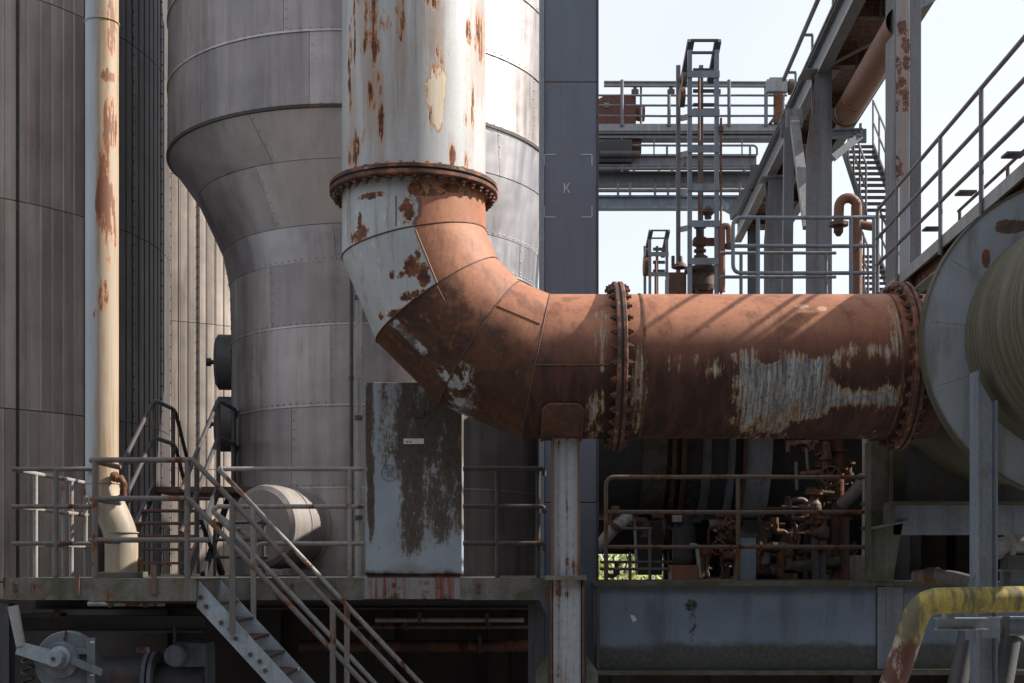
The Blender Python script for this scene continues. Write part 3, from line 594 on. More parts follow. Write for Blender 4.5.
# manhole nozzle low on the neck, pointing to the front left
dn = V((-0.47, -0.883, 0)).normalized(); no = V((-1.72, VY, pyz(527, 15.9))) + dn * 1.98
nz = part('manhole_nozzle', MB().lathe([(0.50, 0), (0.50, 0.60), (0.485, 0.66), (0.43, 0.70), (0.0, 0.72)], no, dn, 48), 'clad_matte', ves)
part('nozzle_seam', MB().lathe([(0.508, 0.0), (0.508, 0.02), (0.49, 0.02), (0.49, 0)], no + dn * 0.34, dn, 48, closed=True), 'clad_matte', nz)
part('nozzle_collar', MB().lathe([(0.54, -0.02), (0.54, 0.06), (0.5, 0.06), (0.5, -0.02)], no, dn, 48, closed=True), 'clad_matte', nz)
# two round hatches on the left flank of the neck
for py in (362, 424):
    o = V((-1.72 - 2.02, VY - 0.25, pyz(py, 17.7)))
    h = part('side_hatch', MB().lathe([(0.0, 0.24), (0.30, 0.24), (0.37, 0.20), (0.37, 0.0), (0, 0)], o, (-1, -0.12, 0), 32), 'dark_steel', ves)
    part('hatch_knob', MB().lathe([(0.03, 0.24), (0.03, 0.30), (0.055, 0.30), (0.055, 0.36), (0, 0.36)], o, (-1, -0.12, 0), 12), 'soot', h)
# thin lit conduit running up the neck
cd = thing('vertical_conduit', 'thin pale vertical conduit between the hopper neck and the blue cabinet', 'pipe', at(358, 578, 14.9))
part('tube', MB().tube([at(358.5, 578, 14.9), at(358.5, 130, 14.9)], 0.036, 12), 'pale_pipe', cd)
for py in (300, 420, 520): part('clamp', MB().cyl(at(358.5, py, 14.9), (0, 0, 1), 0.046, 0.05, 12), 'dark_steel', cd)
cd2 = thing('dark_conduit', 'dark slender conduit close left of the pale conduit by the cabinet', 'pipe', at(351, 578, 15.0))
part('tube', MB().tube([at(351.5, 578, 15.0), at(351.5, 130, 15.0)], 0.022, 10), 'dark_steel', cd2)
for py in (270, 380, 490): part('clamp', MB().cyl(at(351.5, py, 15.0), (0, 0, 1), 0.03, 0.04, 10), 'dark_steel', cd2)

# ================================================================== RIBBED SILOS
def strip_mesh(rad, dang, h):
    wd = rad * dang - 0.003; b = MB()
    # outward is local +y ; cross-section: flat pan with two folded edges
    sec = [(-wd / 2, -0.03), (-wd / 2, 0.0), (-wd / 2 + 0.010, 0.012), (-wd / 2 + 0.022, 0.002), (0, 0.004), (wd / 2 - 0.012, 0.002), (wd / 2, -0.002), (wd / 2, -0.03)]
    for i in range(len(sec) - 1):
        (x0, y0), (x1, y1) = sec[i], sec[i + 1]; b.add([(x0, y0, 0), (x1, y1, 0), (x1, y1, h), (x0, y0, h)], [(0, 1, 2, 3)])
    b.add([(x, y, h) for x, y in sec], [tuple(range(len(sec)))]); b.add([(x, y, 0) for x, y in sec], [tuple(range(len(sec)))])
    return b
SR, CH = 3.9, 2.72
STRIP = shared('cladding_strip', strip_mesh(SR, R(2.5), CH - 0.012), 'clad_silo')
STRIP_S = shared('cladding_strip', strip_mesh(SR, R(2.5), CH - 0.012), 'clad_sooty')
BAT = MB().box(-0.022, 0.022, -0.02, 0.014, 0, CH - 0.012)
for k in range(14): BAT.lathe([(0.013, 0), (0.013, 0.012), (0, 0.014)], (0, 0.014, 0.1 + k * 0.19), (0, 1, 0), 6, False)
BATTEN = shared('joint_batten', BAT, 'clad_joint')
def silo(label, cx, cy, a_from, a_to, joint0, zs, near_black=999):
    t = thing('ribbed_silo', label, 'silo', (cx, cy, 0), 'ribbed silos')
    part('inner_shell', MB().lathe([(SR - 0.012, 0.0), (SR - 0.012, zs[-1] + CH), (0, zs[-1] + CH)], (cx, cy, 0), (0, 0, 1), 96), 'clad_joint', t)
    a = a_from
    while a < a_to:           # angle from the front (-y) towards +x
        for z in zs:
            for nm, me, aa, rr in (('cladding_strip', STRIP if a < near_black else STRIP_S, a + 1.25, SR), ('joint_batten', BATTEN, a, SR)):
                if nm == 'joint_batten' and abs((a - joint0) / 15 - round((a - joint0) / 15)) > 0.01: continue
                th = R(aa); piece(nm, me, t, (cx + rr * math.sin(th), cy - rr * math.cos(th), z), Matrix.Rotation(th + math.pi, 3, 'Z'))
        a += 2.5
    return t
ZS = [5.24 - CH, 5.24, 5.24 + CH, 5.24 + 2 * CH]
silo('large dark ribbed silo at the left edge behind the pale downpipe', -9.22, 20.0, 25, 110, 45, ZS, 62)
silo('sunlit cream ribbed silo seen between the dark silo and the hopper', -7.8, 28.0, 5, 75, 45, [5.0 - CH, 5.0, 5.0 + CH, 5.0 + 2 * CH])

# ================================================================== DOWNPIPE
dp = thing('downpipe', 'pale downpipe with long rust scars and a bent foot beside the dark silo', 'pipe', at(121, 577, 13.4))
r_ = 16.2 * 13.4 / F
pts = [at(102, -120, 13.4), at(102, 200, 13.4), at(102, 470, 13.4)]
for k in range(15):
    f = k / 14; e_ = f * f * (3 - 2 * f); pts.append(at(102 + 19.5 * e_, 482 + 62 * f, 13.4))
pts += [at(121.5, 556, 13.4), at(121.5, 577, 13.4)]
part('pipe', MB().tube(pts, r_, 32), 'downpipe', dp)
for px, py in ((102, 24), (102, 484), (121, 533)): part('weld_seam', MB().ring(at(px, py, 13.4), (0, 0, 1), r_ * 1.04 + .004, r_ * 0.9, 0.010, 28), 'downpipe', dp)
part('foot', MB().cbox(pxx(104, 13.4), pxx(142, 13.4), 13.2, 13.62, ZD, ZD + 0.06, 0.008), 'moss_steel', dp)
part('gusset', MB().prism([at(138, 576, 13.4), at(143, 560, 13.4), at(136, 557, 13.4), at(136, 576, 13.4)], (0, 0.02, 0)), 'rust_dark', dp)
sv = thing('drain_valve', 'small rusty drain valve beside the bend of the downpipe', 'valve', at(122, 497, 13.25))
part('body', MB().tube([at(116, 480, 13.25), at(121, 478, 13.25), at(124, 484, 13.25), at(123, 497, 13.25)], 0.036, 10), 'mach_rust', sv)
part('cap', MB().lathe([(0, 0), (0.05, 0), (0.055, 0.03), (0.04, 0.06), (0, 0.06)], at(117, 477, 13.25), (-1, 0, .1), 12), 'mach_rust', sv)
part('outlet', MB().lathe([(0, 0), (0.045, 0), (0.045, 0.03), (0.03, 0.05), (0, 0.05)], at(122.5, 495, 13.25), (0, 0, -1), 12), 'mach_rust', sv)

# ================================================================== RUSTY MITRED DUCT
DR = 0.6825
O = V((54 / K, YP, ZC + 350 / K)); RC = 152 / K
th0 = R(11.25); J = []
for k in range(4):
    th = th0 + k * R(22.5); J.append(O + V((-math.cos(th), 0, -math.sin(th))) * (RC / math.cos(th0)))
AXX = J[0].x; AXZ = J[3].z
zfl = ZC + 3.56; XF1 = 104 / K; XF2 = 384 / K
duct = thing('rusty_duct', 'large rusty flanged duct dropping from above and turning right through a mitred elbow', 'duct', (AXX, YP, AXZ - DR))
pathp = [V((AXX, YP, 13.2))] + [V((AXX, YP, zfl))] + J + [V((XF1, YP, AXZ)), V((XF2, YP, AXZ)), V((3.98, YP, AXZ))]
NSEG = 72
def ringpts(i, t, rad):
    """section of the tube with direction t at path point i, cut on the mitre plane"""
    P = pathp[i]
    tp = (pathp[i] - pathp[i - 1]).normalized() if i > 0 else t
    tn = (pathp[i + 1] - pathp[i]).normalized() if i < len(pathp) - 1 else t
    nn = (tp + tn).normalized(); e1 = V((0, -1, 0)); e2 = t.cross(e1).normalized(); out = []
    for j in range(NSEG):
        a = 2 * math.pi * j / NSEG; rd = (e1 * math.cos(a) + e2 * math.sin(a)) * rad
        out.append(P + rd - t * (nn.dot(rd) / nn.dot(t)))
    return out
def seg(i, mat, name):
    t = (pathp[i + 1] - pathp[i]).normalized(); A = ringpts(i, t, DR); B = ringpts(i + 1, t, DR); b = MB(); n_ = max(1, int((pathp[i + 1] - pathp[i]).length / 0.5))
    rows = [[p.lerp(q, k / n_) for p, q in zip(A, B)] for k in range(n_ + 1)]
    vs = [p for rw in rows for p in rw]
    b.add(vs, [(k * NSEG + j, k * NSEG + (j + 1) % NSEG, (k + 1) * NSEG + (j + 1) % NSEG, (k + 1) * NSEG + j) for k in range(n_) for j in range(NSEG)], True)
    return part(name, b, mat, duct)
seg(0, 'duct_top', 'upright_section'); seg(1, 'duct_stub', 'stub_section'); seg(2, 'duct_mitre_a', 'mitre_section'); seg(3, 'duct_mitre_b', 'mitre_section'); seg(4, 'duct_mitre_c', 'mitre_section')
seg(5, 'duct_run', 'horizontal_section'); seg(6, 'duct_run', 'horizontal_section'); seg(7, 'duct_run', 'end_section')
for i in (2, 3, 4, 5):       # weld beads on the mitre joints
    t = (pathp[i + 1] - pathp[i]).normalized(); rp = ringpts(i, t, DR + 0.002)
    part('weld_bead', MB().tube(rp + [rp[0]], 0.007, 6, False), 'rust_dark', duct)
# lengthwise plate seams
def onfront(px, py, e=0.004, i=None):
    """point of the duct's near surface under a pixel of the photograph (vertical or horizontal leg, or elbow plates)"""
    d = V(((px - PX) / F, 1, (PY - py) / F)); best = None
    segs = range(len(pathp) - 1) if i is None else (i,)
    for k in segs:
        P = pathp[k]; t = (pathp[k + 1] - P).normalized(); o = V((0, 0, ZC)) - P
        dd = d - t * d.dot(t); oo = o - t * o.dot(t); r2 = DR + e
        a = dd.dot(dd); bq = dd.dot(oo); cq = oo.dot(oo) - r2 * r2; disc = bq * bq - a * cq
        if disc <= 0: continue
        s_ = (-bq - math.sqrt(disc)) / a; h = V((0, 0, ZC)) + d * s_
        if best is None or s_ < best[0]: best = (s_, h)
    return best[1] if best else at(px, py, YP - DR)
def seamline(pix, i, r=0.006, mat='rust_plain'):
    part('plate_seam', MB().tube([onfront(*p, 0.002, i) for p in pix], r, 6), mat, duct)
seamline([(415 + 22 * k / 8, 229 + 54 * k / 8) for k in range(9)], 2, 0.009, 'rust_plain')
seamline([(437 + k * 38 / 8, 286 + k * 72 / 8) for k in range(3)], 3, 0.004)
seamline([(495 + 45 * k / 6, 305 + 19 * k / 6) for k in range(7)], 4, 0.006, 'rust_dark')
seamline([(537 + 73 * k / 4, 365.0) for k in range(5)], 5, 0.008, 'rust_dark')
seamline([(396, y) for y in range(196, 228, 6)], 1, 0.005, 'rust_dark')
# doubler plate with rounded corners over the support post
b = MB(); N1, N2 = 10, 14; grid = []
for u in range(N1 + 1):
    for v in range(N2 + 1):
        px = 543 + 40 * u / N1; top = 403
        du = min(u, N1 - u) / N1 * 40; top += max(0, 5 - du) * 0.9
        a_top = math.asin(max(-1, min(1, ((PY - top) / F * (YP - 0.55) + ZC - AXZ) / DR))); a = a_top + (R(-100) - a_top) * v / N2
        grid.append(V((pxx(px, YP - 0.5), YP - (DR + 0.018) * math.cos(a), AXZ + (DR + 0.018) * math.sin(a))))
b.add(grid, [(u * (N2 + 1) + v, (u + 1) * (N2 + 1) + v, (u + 1) * (N2 + 1) + v + 1, u * (N2 + 1) + v + 1) for u in range(N1) for v in range(N2)], True)
edge = [grid[u * (N2 + 1)] for u in range(N1 + 1)]; edge = [grid[N2 - k] for k in range(N2)] + edge + [grid[N1 * (N2 + 1) + k] for k in range(1, N2 + 1)]
b.tube(edge, 0.014, 6)
part('doubler_plate', b, 'rust_dark', duct)
flange(duct, (AXX, YP, zfl), (0, 0, 1), 0.80, DR - 0.01, 0.05, 40)
flange(duct, (XF1, YP, AXZ), (1, 0, 0), 0.80, DR - 0.01, 0.048, 32)
flange(duct, (XF2, YP, AXZ), (1, 0, 0), 0.80, DR - 0.01, 0.048, 32)
# rolled collars next to the flanges
for o, d in (((XF1 + 0.20, YP, AXZ), (1, 0, 0)), ((XF2 - 0.14, YP, AXZ), (1, 0, 0))):
    part('collar_weld', MB().lathe([(DR - .01, 0), (DR + 0.008, 0.0), (DR + 0.008, 0.02), (DR - .01, 0.02)], o, d, 72, closed=True), 'rust_dark', duct)

# ================================================================== POST UNDER THE DUCT
ps = thing('duct_support_post', 'grey H section post carrying the horizontal duct, streaked with brown', 'post', (pxx(566, YP), YP, 0))
X0, X1 = pxx(552, 12.45), pxx(580, 12.45)
zt = AXZ - DR * 0.55
part('shaft', MB().box(X0 + .02, X1 - .02, YP - .10, YP + 0.1, ZD + .03, pyz(413, 12.45)), 'post', ps)
for xa, xb in ((X0, X0 + 0.02), (X1 - 0.02, X1)): part('flange', MB().box(xa, xb, YP - .15, YP + 0.15, ZD + .03, pyz(413, 12.45) + 0.01), 'rust_plain', ps)
part('base_plate', MB().cbox(X0 - .06, X1 + .06, YP - .24, YP + .24, ZD - 0.012, ZD + 0.03, 0.006), 'fascia', ps)
part('lower_shaft', MB().box(pxx(551, 12.45) + 0.02, pxx(583, 12.45) - .02, YP - .12, YP + .12, 0, ZD - 0.013), 'post', ps)
for px in (551, 583): part('lower_flange', MB().box(pxx(px, 12.45) - 0.011, pxx(px, 12.45) + 0.011, YP - .16, YP + .16, 0, ZD - 0.013), 'rust_dark', ps)
part('stiffener', MB().prism([at(550, 585, 12.5), at(532, 585, 12.5), at(550, 622, 12.5)], (0, 0.02, 0)), 'dark_steel', ps)
for a, c_ in (((548, 655), (536, 672)), ((586, 655), (598, 672))):
    part('foot_gusset', MB().prism([at(a[0], a[1], 12.5), at(c_[0], c_[1], 12.5), at(c_[0], 720, 12.5), at(a[0], 720, 12.5)], (0, 0.03, 0)), 'moss_steel', ps)

# ================================================================== COLUMN WITH THE LETTER
KY = 14.8
kc = thing('tall_column', 'tall blue grey steel column marked K behind the duct elbow', 'column', (pxx(568, KY), KY, 0))
xa, xb = pxx(540, KY), pxx(597, KY)
zs = [0, 3.9, pyz(82, KY), 13.4]
for i in range(3): part('column_plate', MB().cbox(xa + .05, xb, KY, KY + 0.6, zs[i] + .003, zs[i + 1] - .003, 0.012), 'blue_steel_clean', kc)
part('corner_strip', MB().box(xa, xa + 0.048, KY - 0.02, KY + 0.62, 0, 13.4), 'blue_steel', kc)
part('corner_strip', MB().box(xb + .002, xb + 0.018, KY - 0.015, KY + 0.62, 0, 13.4), 'dark_steel', kc)
def stroke(b, p, q, wd): b.bar(p, q, wd, 0.004, (0, -1, 0))
ky = KY - 0.003; kk = KY / F
b = MB(); stroke(b, at(564.5, 183, ky), at(564.5, 193, ky), 1.3 * kk); part('letter_stroke', b, 'mark', kc)
b = MB(); stroke(b, at(565.2, 188.5, ky), at(569.5, 183, ky), 1.3 * kk); part('letter_stroke', b, 'mark', kc)
b = MB(); stroke(b, at(566.3, 187.3, ky), at(569.8, 193, ky), 1.3 * kk); part('letter_stroke', b, 'mark', kc)
for cx, cy, sx, sy in ((544.5, 154.5, 1, 1), (592, 154.5, -1, 1), (544.5, 217, 1, -1), (592, 217, -1, -1)):
    b = MB(); stroke(b, at(cx, cy, ky), at(cx + sx * 11, cy, ky), 1.0 * kk); stroke(b, at(cx, cy + sy * .6, ky), at(cx, cy + sy * 11, ky), 1.0 * kk); part('corner_mark', b, 'mark', kc)

# ================================================================== LEFT PLATFORM
DFY = 13.1
plat = thing('left_platform', 'long steel platform in front of the hopper and silos with mossy fascia', 'platform', (pxx(270, DFY), DFY, ZD - .25))
xl = pxx(3, DFY); xr = pxx(547, DFY); x = xl; k = 0
while x < xr - 0.05:
    x2 = min(x + 0.92, xr)
    for y0, y1 in ((DFY + 0.012, 15.0), (15.004, 17.0), (17.004, 19.0)): part('deck_plate', MB().box(x + .003, x2 - .003, y0, y1, ZD - 0.02, ZD + 0.002 * (k % 2)), 'deckplate', plat)
    x = x2; k += 1
def chan(px0, px1, Y, z0, z1, mat, parent, nm='fascia_beam'):
    b = MB(); a, c_ = pxx(px0, Y), pxx(px1, Y)
    b.box(a, c_, Y, Y + 0.012, z0, z1); b.box(a, c_, Y + .0125, Y + 0.09, z1 - 0.012, z1 - .0005); b.box(a, c_, Y + .0125, Y + 0.09, z0 + .0005, z0 + 0.012); return part(nm, b, mat, parent)
chan(3, 364, DFY, pyz(600, DFY), ZD + .004, 'fascia', plat); chan(364.3, 461, DFY - .003, pyz(599, DFY), ZD + .004, 'fascia_rust', plat, 'fascia_beam'); chan(461.3, 548, DFY, pyz(600, DFY), ZD + .004, 'fascia', plat)
for px, py in ((15, 584), (15, 590), (292, 585), (292, 591), (394, 585), (478, 585), (478, 591)):
    piece('bolt', SBOLT, plat, at(px, py, DFY), rotz_to((0, -1, 0)))
for y, z in ((14.0, 0.16), (16.5, 0.16)): part('cross_beam', MB().ibeam((xl, y, ZD - .03 - z), (xr, y, ZD - .03 - z), 0.15, 0.30), 'dark_steel', plat)
for px in (8, 210, 330, 440, 534): part('joist', MB().ibeam((pxx(px, 13.3), 13.22, ZD - .13), (pxx(px, 13.3), 19, ZD - .13), 0.1, 0.2), 'soot', plat)
for px, Y in ((4, 13.3), (536, 13.4)): part('leg', MB().ibeam((pxx(px, Y), Y, 0), (pxx(px, Y), Y, ZD - 0.26), 0.16, 0.16, up=(0, 1, 0)), 'dark_steel', plat)
# landing that juts out at the head of the stair
LY = 12.05
land = thing('stair_landing', 'small landing jutting from the platform at the head of the steel stair', 'platform', (pxx(140, LY), LY, ZD - .25))
chan(90, 196, LY, pyz(601, LY), ZD + .003, 'fascia', land)
part('deck_plate', MB().box(pxx(90, LY), pxx(196, LY), LY + .013, DFY - .004, ZD - 0.02, ZD), 'deckplate', land)
for px in (90, 196): part('side_beam', MB().box(pxx(px, LY) - 0.012, pxx(px, LY) - .001, LY + .002, DFY - .006, pyz(601, LY), ZD - .003), 'fascia', land)
part('under_beam', MB().ibeam((pxx(92, LY), 12.5, ZD - .13), (pxx(194, LY), 12.5, ZD - .13), 0.1, 0.2), 'dark_steel', land)
for px, y0, y1 in ((77, 572, 596), (154, 565, 594)): 
    Yk = LY - 0.02 if px > 90 else DFY - 0.02
    part('rail_socket', MB().bar(at(px, y0, Yk), at(px, y1, Yk), 0.045, 0.02, (0, 1, 0)), 'rail_brown', land if px > 90 else plat)

# ---- handrails
H = [469, 506.5, 543.5]; HY = 13.22
base = lambda px, Y: V((pxx(px, Y), Y, ZD))
hz = [pyz(y, HY) for y in H]
def lr(px0, px1, z, Y): return [V((pxx(px0, Y), Y, z)), V((pxx(px1, Y), Y, z))]
xc = pxx(12, HY)
t = railing('short front handrail at the far left corner of the platform', base(12, HY), [[V((xc, HY, z)), V((pxx(96, HY), HY, z))] for z in hz], [(base(56, HY), V((pxx(56, HY), HY, hz[0])))], 'rail', group='platform handrails')
side = []
t = railing('sunlit pale handrail running back along the left end of the platform', base(12, 14), [[V((xc, HY + .03, z)), V((xc, 15.6, z))] for z in hz], [(V((xc, y, ZD)), V((xc, y, hz[0]))) for y in (13.87, 14.75, 15.0, 15.5)], 'rail_light', group='platform handrails')
# landing rail with returns
z2 = [pyz(y, LY + .05) for y in (460, 498.5, 540)]; Y2 = LY + .05
runs = [fillet([V((pxx(90, Y2), 13.0, z)), V((pxx(90, Y2), Y2, z)), V((pxx(189 + (0 if i == 0 else -4 if i == 1 else 20), Y2), Y2, z))], 0.06) for i, z in enumerate(z2)]
railing('handrail round the stair landing in front of the bent downpipe', base(140, Y2), runs, [(base(95, Y2), V((pxx(95, Y2), Y2, z2[0]))), (base(187.5, Y2), V((pxx(187.5, Y2), Y2, z2[0])))], 'rail', 0.026, group='platform handrails')
def endrail(px0, px1, label, posts, mat='rail'):
    rr = [lr(px0, px1, z, HY) for z in hz]
    return railing(label, base((px0 + px1) / 2, HY), rr, [(base(p, HY), V((pxx(p, HY), HY, hz[0]))) for p in posts], mat, group='platform handrails')
zz = hz
rr = [lr(219, 364, zz[0], HY), fillet([V((pxx(256, HY), HY, zz[2] + .02)), V((pxx(214, HY), HY, zz[1] - .06)), V((pxx(216, HY), HY, zz[1])), V((pxx(364, HY), HY, zz[1]))], 0.05), fillet([V((pxx(256, HY), HY, ZD + .03)), V((pxx(256, HY), HY, zz[2])), V((pxx(364, HY), HY, zz[2]))], 0.08)]
railing('three bar handrail between the stair head and the blue cabinet', base(290, HY), rr, [(base(350, HY), V((pxx(350, HY), HY, zz[0])))], 'rail_light', group='platform handrails')
rr = [fillet([V((pxx(463, HY), HY, z)), V((pxx(544, HY), HY, z)), V((pxx(544, HY), HY, z - 0.07))], 0.04) for z in hz]
railing('dark three bar handrail between the blue cabinet and the support post', base(500, HY), rr, [(base(497.5, HY), V((pxx(497.5, HY), HY, hz[0]))), (base(538, HY + .04), V((pxx(538, HY + .04), HY + .04, hz[0])))], 'rail_dark', group='platform handrails')

# ================================================================== FRONT STAIR
NY, FY = 12.12, 13.0
st = thing('steel_stair', 'steep blue grey steel stair going down to the right from the landing', 'stair', at(255, 683, 12.5))
def diag(px, py, Y, dx): return at(px, py, Y)
s0, s1 = at(199, 581, NY), at(420, 821, NY); e = s1 - s0
for Y, nm in ((NY, 's'), (FY, 'f')):
    off = V((0, Y - NY, 0))
    b = MB().hexa([s0 + off + V((-0.02, 0, -0.24)), s1 + off + V((-.02, 0, -0.24)), s1 + off + V((-.02, .014, -0.24)), s0 + off + V((-.02, .014, -0.24)),
                   s0 + off, s1 + off, s1 + off + V((0, .014, 0)), s0 + off + V((0, .014, 0))])
    sg = part('stringer', b, 'stair_blue', st)
    if Y == NY:
        for k in range(14):
            p = s0 + e * ((k + .5) / 15); piece('bolt', SBOLT, sg, p + V((0.0, 0, -0.16)), rotz_to((0, -1, 0))); 
            if k % 2 == 0: piece('bolt', SBOLT, sg, p + V((-0.05, 0, -0.075)), rotz_to((0, -1, 0)))
rise = 0.165
nst = int((s0.z - s1.z) / rise)
for k in range(1, nst):
    p = s0 + e * (k * rise / (s0.z - s1.z)); z = p.z - 0.03
    part('tread', MB().cbox(p.x - 0.17, p.x + 0.03, NY + .016, FY - .002, z - 0.03, z, 0.006), 'treads' if k % 3 else 'old_red', st)
# stair handrails
sl_ = e.normalized()
def stairrail(Y, top, mid, label, posts, mat):
    a, b_ = [at(*p, Y) for p in top], [at(*p, Y) for p in mid]
    t = railing(label, at(posts[0], 600, Y), [fillet(a, 0.06), fillet(b_, 0.06)], [], mat, 0.025, group='stair handrails')
    for px in posts:
        zt_ = a[-2].z + (pxx(px, Y) - a[-2].x) * (a[-1].z - a[-2].z) / (a[-1].x - a[-2].x)
        zb_ = s0.z + (pxx(px, Y) - s0.x) * (s1.z - s0.z) / (s1.x - s0.x) - 0.15
        part('post', MB().tube([V((pxx(px, Y), Y - .005, zb_)), V((pxx(px, Y), Y - .005, zt_))], 0.029, 10), mat, t)
    return t
stairrail(NY - .035, [(189, 459), (193, 460), (600, 888)], [(186, 498), (190, 500), (560, 890)], 'near handrail sloping down the front side of the steel stair', (232.5, 333, 430), 'rail')
stairrail(FY + .05, [(222, 469), (219, 469.5), (600, 874)], [(216, 507), (213, 511), (560, 880)], 'far handrail sloping down the rear side of the steel stair', (253.5, 347, 440), 'rail_light')

# ================================================================== REAR STAIR BY THE SILOS
XA, XB = -4.34, -3.56
rs = thing('small_rear_stair', 'small dark stair climbing to a railed landing between silo and hopper', 'stair', ((XA + XB) / 2, 14.4, ZD))
zl = 4.15; ya, yb = 14.4, 16.0
for x in (XA, XB): part('stringer', MB().bar((x, ya, ZD - .02), (x, yb, zl - 0.02), 0.03, 0.16), 'dark_steel', rs)
for k in range(1, 7):
    f = k / 7; part('tread', MB().cbox(XA + .016, XB - .016, ya + (yb - ya) * f - .12, ya + (yb - ya) * f + .12, ZD + (zl - ZD) * f - .02, ZD + (zl - ZD) * f + 0.01, .006), 'old_red', rs)
part('landing_plate', MB().box(XA, XB + .4, yb, 17.3, zl - .07, zl), 'old_red', rs)
for x0, y0 in ((XA + .03, 16.05), (XA + .03, 17.25), (XB + .35, 17.25)): part('leg', MB().box(x0 - .03, x0 + .03, y0 - .03, y0 + .03, ZD, zl - .071), 'dark_steel', rs)
part('brace', MB().bar((XB, 15.2, ZD), (XB + .0, 16.6, zl - .1), 0.05, 0.09), 'soot', rs); part('brace', MB().bar((XB + .03, 16.1, ZD), (XB + .03, 15.0, zl - .4), 0.05, 0.09), 'soot', rs)
for x, lb in ((XA, 'left'), (XB, 'right')):
    runs = [fillet([V((x, ya - .2, ZD + h - .12)), V((x, yb, zl + h)), V((x, 17.0, zl + h)), V((x, 17.6, zl + h - .55))], 0.15) for h in (1.05, 0.6)]
    railing(lb + ' dark handrail of the small stair between silo and hopper', (x, ya, ZD), runs, [((x, 14.9, ZD + .3), (x, 14.9, ZD + .33 + .93)), ((x, yb, zl), (x, yb, zl + 1.03)), ((x, 16.9, zl), (x, 16.9, zl + 1.03))], 'rail_dark', 0.026, 'rear stair handrails')
runs = [[V((XB + .12, 15.2, ZD + z)), V((XB + .75, 15.2, ZD + z))] for z in (0.22, 0.42, 0.62)]
railing('low dark rails in front of the cream silo beside the small stair', (XB + .4, 15.2, ZD), runs, [((XB + .14, 15.2, ZD), (XB + .14, 15.2, ZD + .66)), ((XB + .7, 15.2, ZD), (XB + .7, 15.2, ZD + .66))], 'rail_dark', 0.02, 'rear stair handrails')

# ================================================================== CABINET
cb = thing('electrical_cabinet', 'tall blue steel cabinet blotched with black rust below the duct elbow', 'cabinet', (pxx(413, CY), CY, ZD))
xa, xb, zt = pxx(365, CY), pxx(462, CY), pyz(382, CY)
part('housing', MB().cbox(xa, xb, CY + .02, CY + 0.46, ZD + .03, zt, 0.01), 'cabinet', cb)
dr = part('door', MB().cbox(xa + .004, xb - .004, CY, CY + .018, ZD + .045, zt - .006, 0.006), 'cabinet', cb)
part('plinth', MB().box(xa + .02, xb - .02, CY + .03, CY + .45, ZD + .002, ZD + .029), 'rust_dark', cb)
part('latch_plate', MB().cbox(pxx(403, CY), pxx(424, CY), CY - .014, CY - .001, pyz(417, CY), pyz(410, CY), 0.004), 'dark_steel', dr)
part('latch', MB().cbox(pxx(406, CY), pxx(421, CY), CY - .022, CY - .0145, pyz(415, CY), pyz(412, CY), 0.002), 'bolt', dr)
part('name_plate', MB().cbox(pxx(403.5, CY), pxx(424, CY), CY - .006, CY - .001, pyz(444, CY), pyz(438.5, CY), 0.001), 'white', dr)
for px in (406, 409.5): part('print_mark', MB().box(pxx(px, CY), pxx(px + 2, CY), CY - .0075, CY - .0062, pyz(442.6, CY), pyz(441.2, CY)), 'dark_steel', dr)
eo = at(389.5, 473, CY - .001)
part('emblem_ring', MB().ring(eo, (0, -1, 0), 8.6 * CY / F, 7.6 * CY / F, 0.003, 28), 'emblem', dr)
star = []
for k in range(10):
    a = R(90 + 36 * k + 12); rr_ = (6.6 if k % 2 == 0 else 2.5) * CY / F; star.append(eo + V((math.cos(a) * rr_, -.003, math.sin(a) * rr_)))
part('emblem_figure', MB().prism(star, (0, 0.0025, 0)), 'emblem', dr)

# ================================================================== DRUM ON THE RIGHT
DV = V((0.048, 1, 0)).normalized()          # line along which gallery, walkway and drum run
RY = 11.6; DC = V((pxx(1086, RY), RY, pyz(338, RY)))
dm = thing('big_drum', 'huge olive drum with a wide grey blue ring flange at the right edge', 'drum', DC - V((0, 0, 1.4)))
part('ring_plate', MB().lathe([(1.405, 0.0), (1.405, 0.05), (1.0, 0.05), (1.0, 0.0)], DC, DV, 120, closed=True), 'drum_ring', dm)
part('ring_rim', MB().lathe([(1.42, -0.012), (1.42, 0.13), (1.38, 0.13), (1.38, 0.051), (1.4055, 0.051), (1.4055, -0.012)], DC, DV, 120, closed=True), 'drum', dm)
part('front_shell', MB().lathe([(1.05, 0.002), (1.05, -3.4), (0.0, -3.45)], DC, DV, 96), 'drum', dm)
part('rear_shell', MB().lathe([(1.17, 0.051), (1.17, 4.2), (0, 4.3)], DC, DV, 72), 'drum', dm)
part('rear_ring', MB().lathe([(1.22, 0.0), (1.22, 0.06), (1.165, 0.06), (1.165, 0.0)], DC + DV * 0.35, DV, 72, closed=True), 'moss_steel', dm)
for k in range(5):
    a = R(150 + 24 * k); d = V((math.cos(a), 0, math.sin(a)))
    part('ring_joint', MB().bar(DC - DV * .004 + d * 1.06, DC - DV * .004 + d * 1.375, 0.008, 0.005, (0, 1, 0)), 'mach_blue', dm)
dpst = thing('drum_post', 'blue grey H section post standing in front of the drum ring', 'post', (pxx(987, 11.2), 11.2, 0))
x0, x1 = pxx(977, 11.12), pxx(997, 11.12); zt = pyz(372, 11.2)
part('flange', MB().box(x0, x0 + .014, 11.1, 11.3, 0, zt), 'blue_steel', dpst); part('flange', MB().box(x1 - .014, x1, 11.1, 11.3, 0, zt - .25), 'blue_steel', dpst)
part('web', MB().prism([(x0 + .0145, 11.19, 0), (x1 - .0145, 11.19, 0), (x1 - .0145, 11.19, zt - .26), (x0 + .0145, 11.19, zt - .02)], (0, .012, 0)), 'stair_blue', dpst)
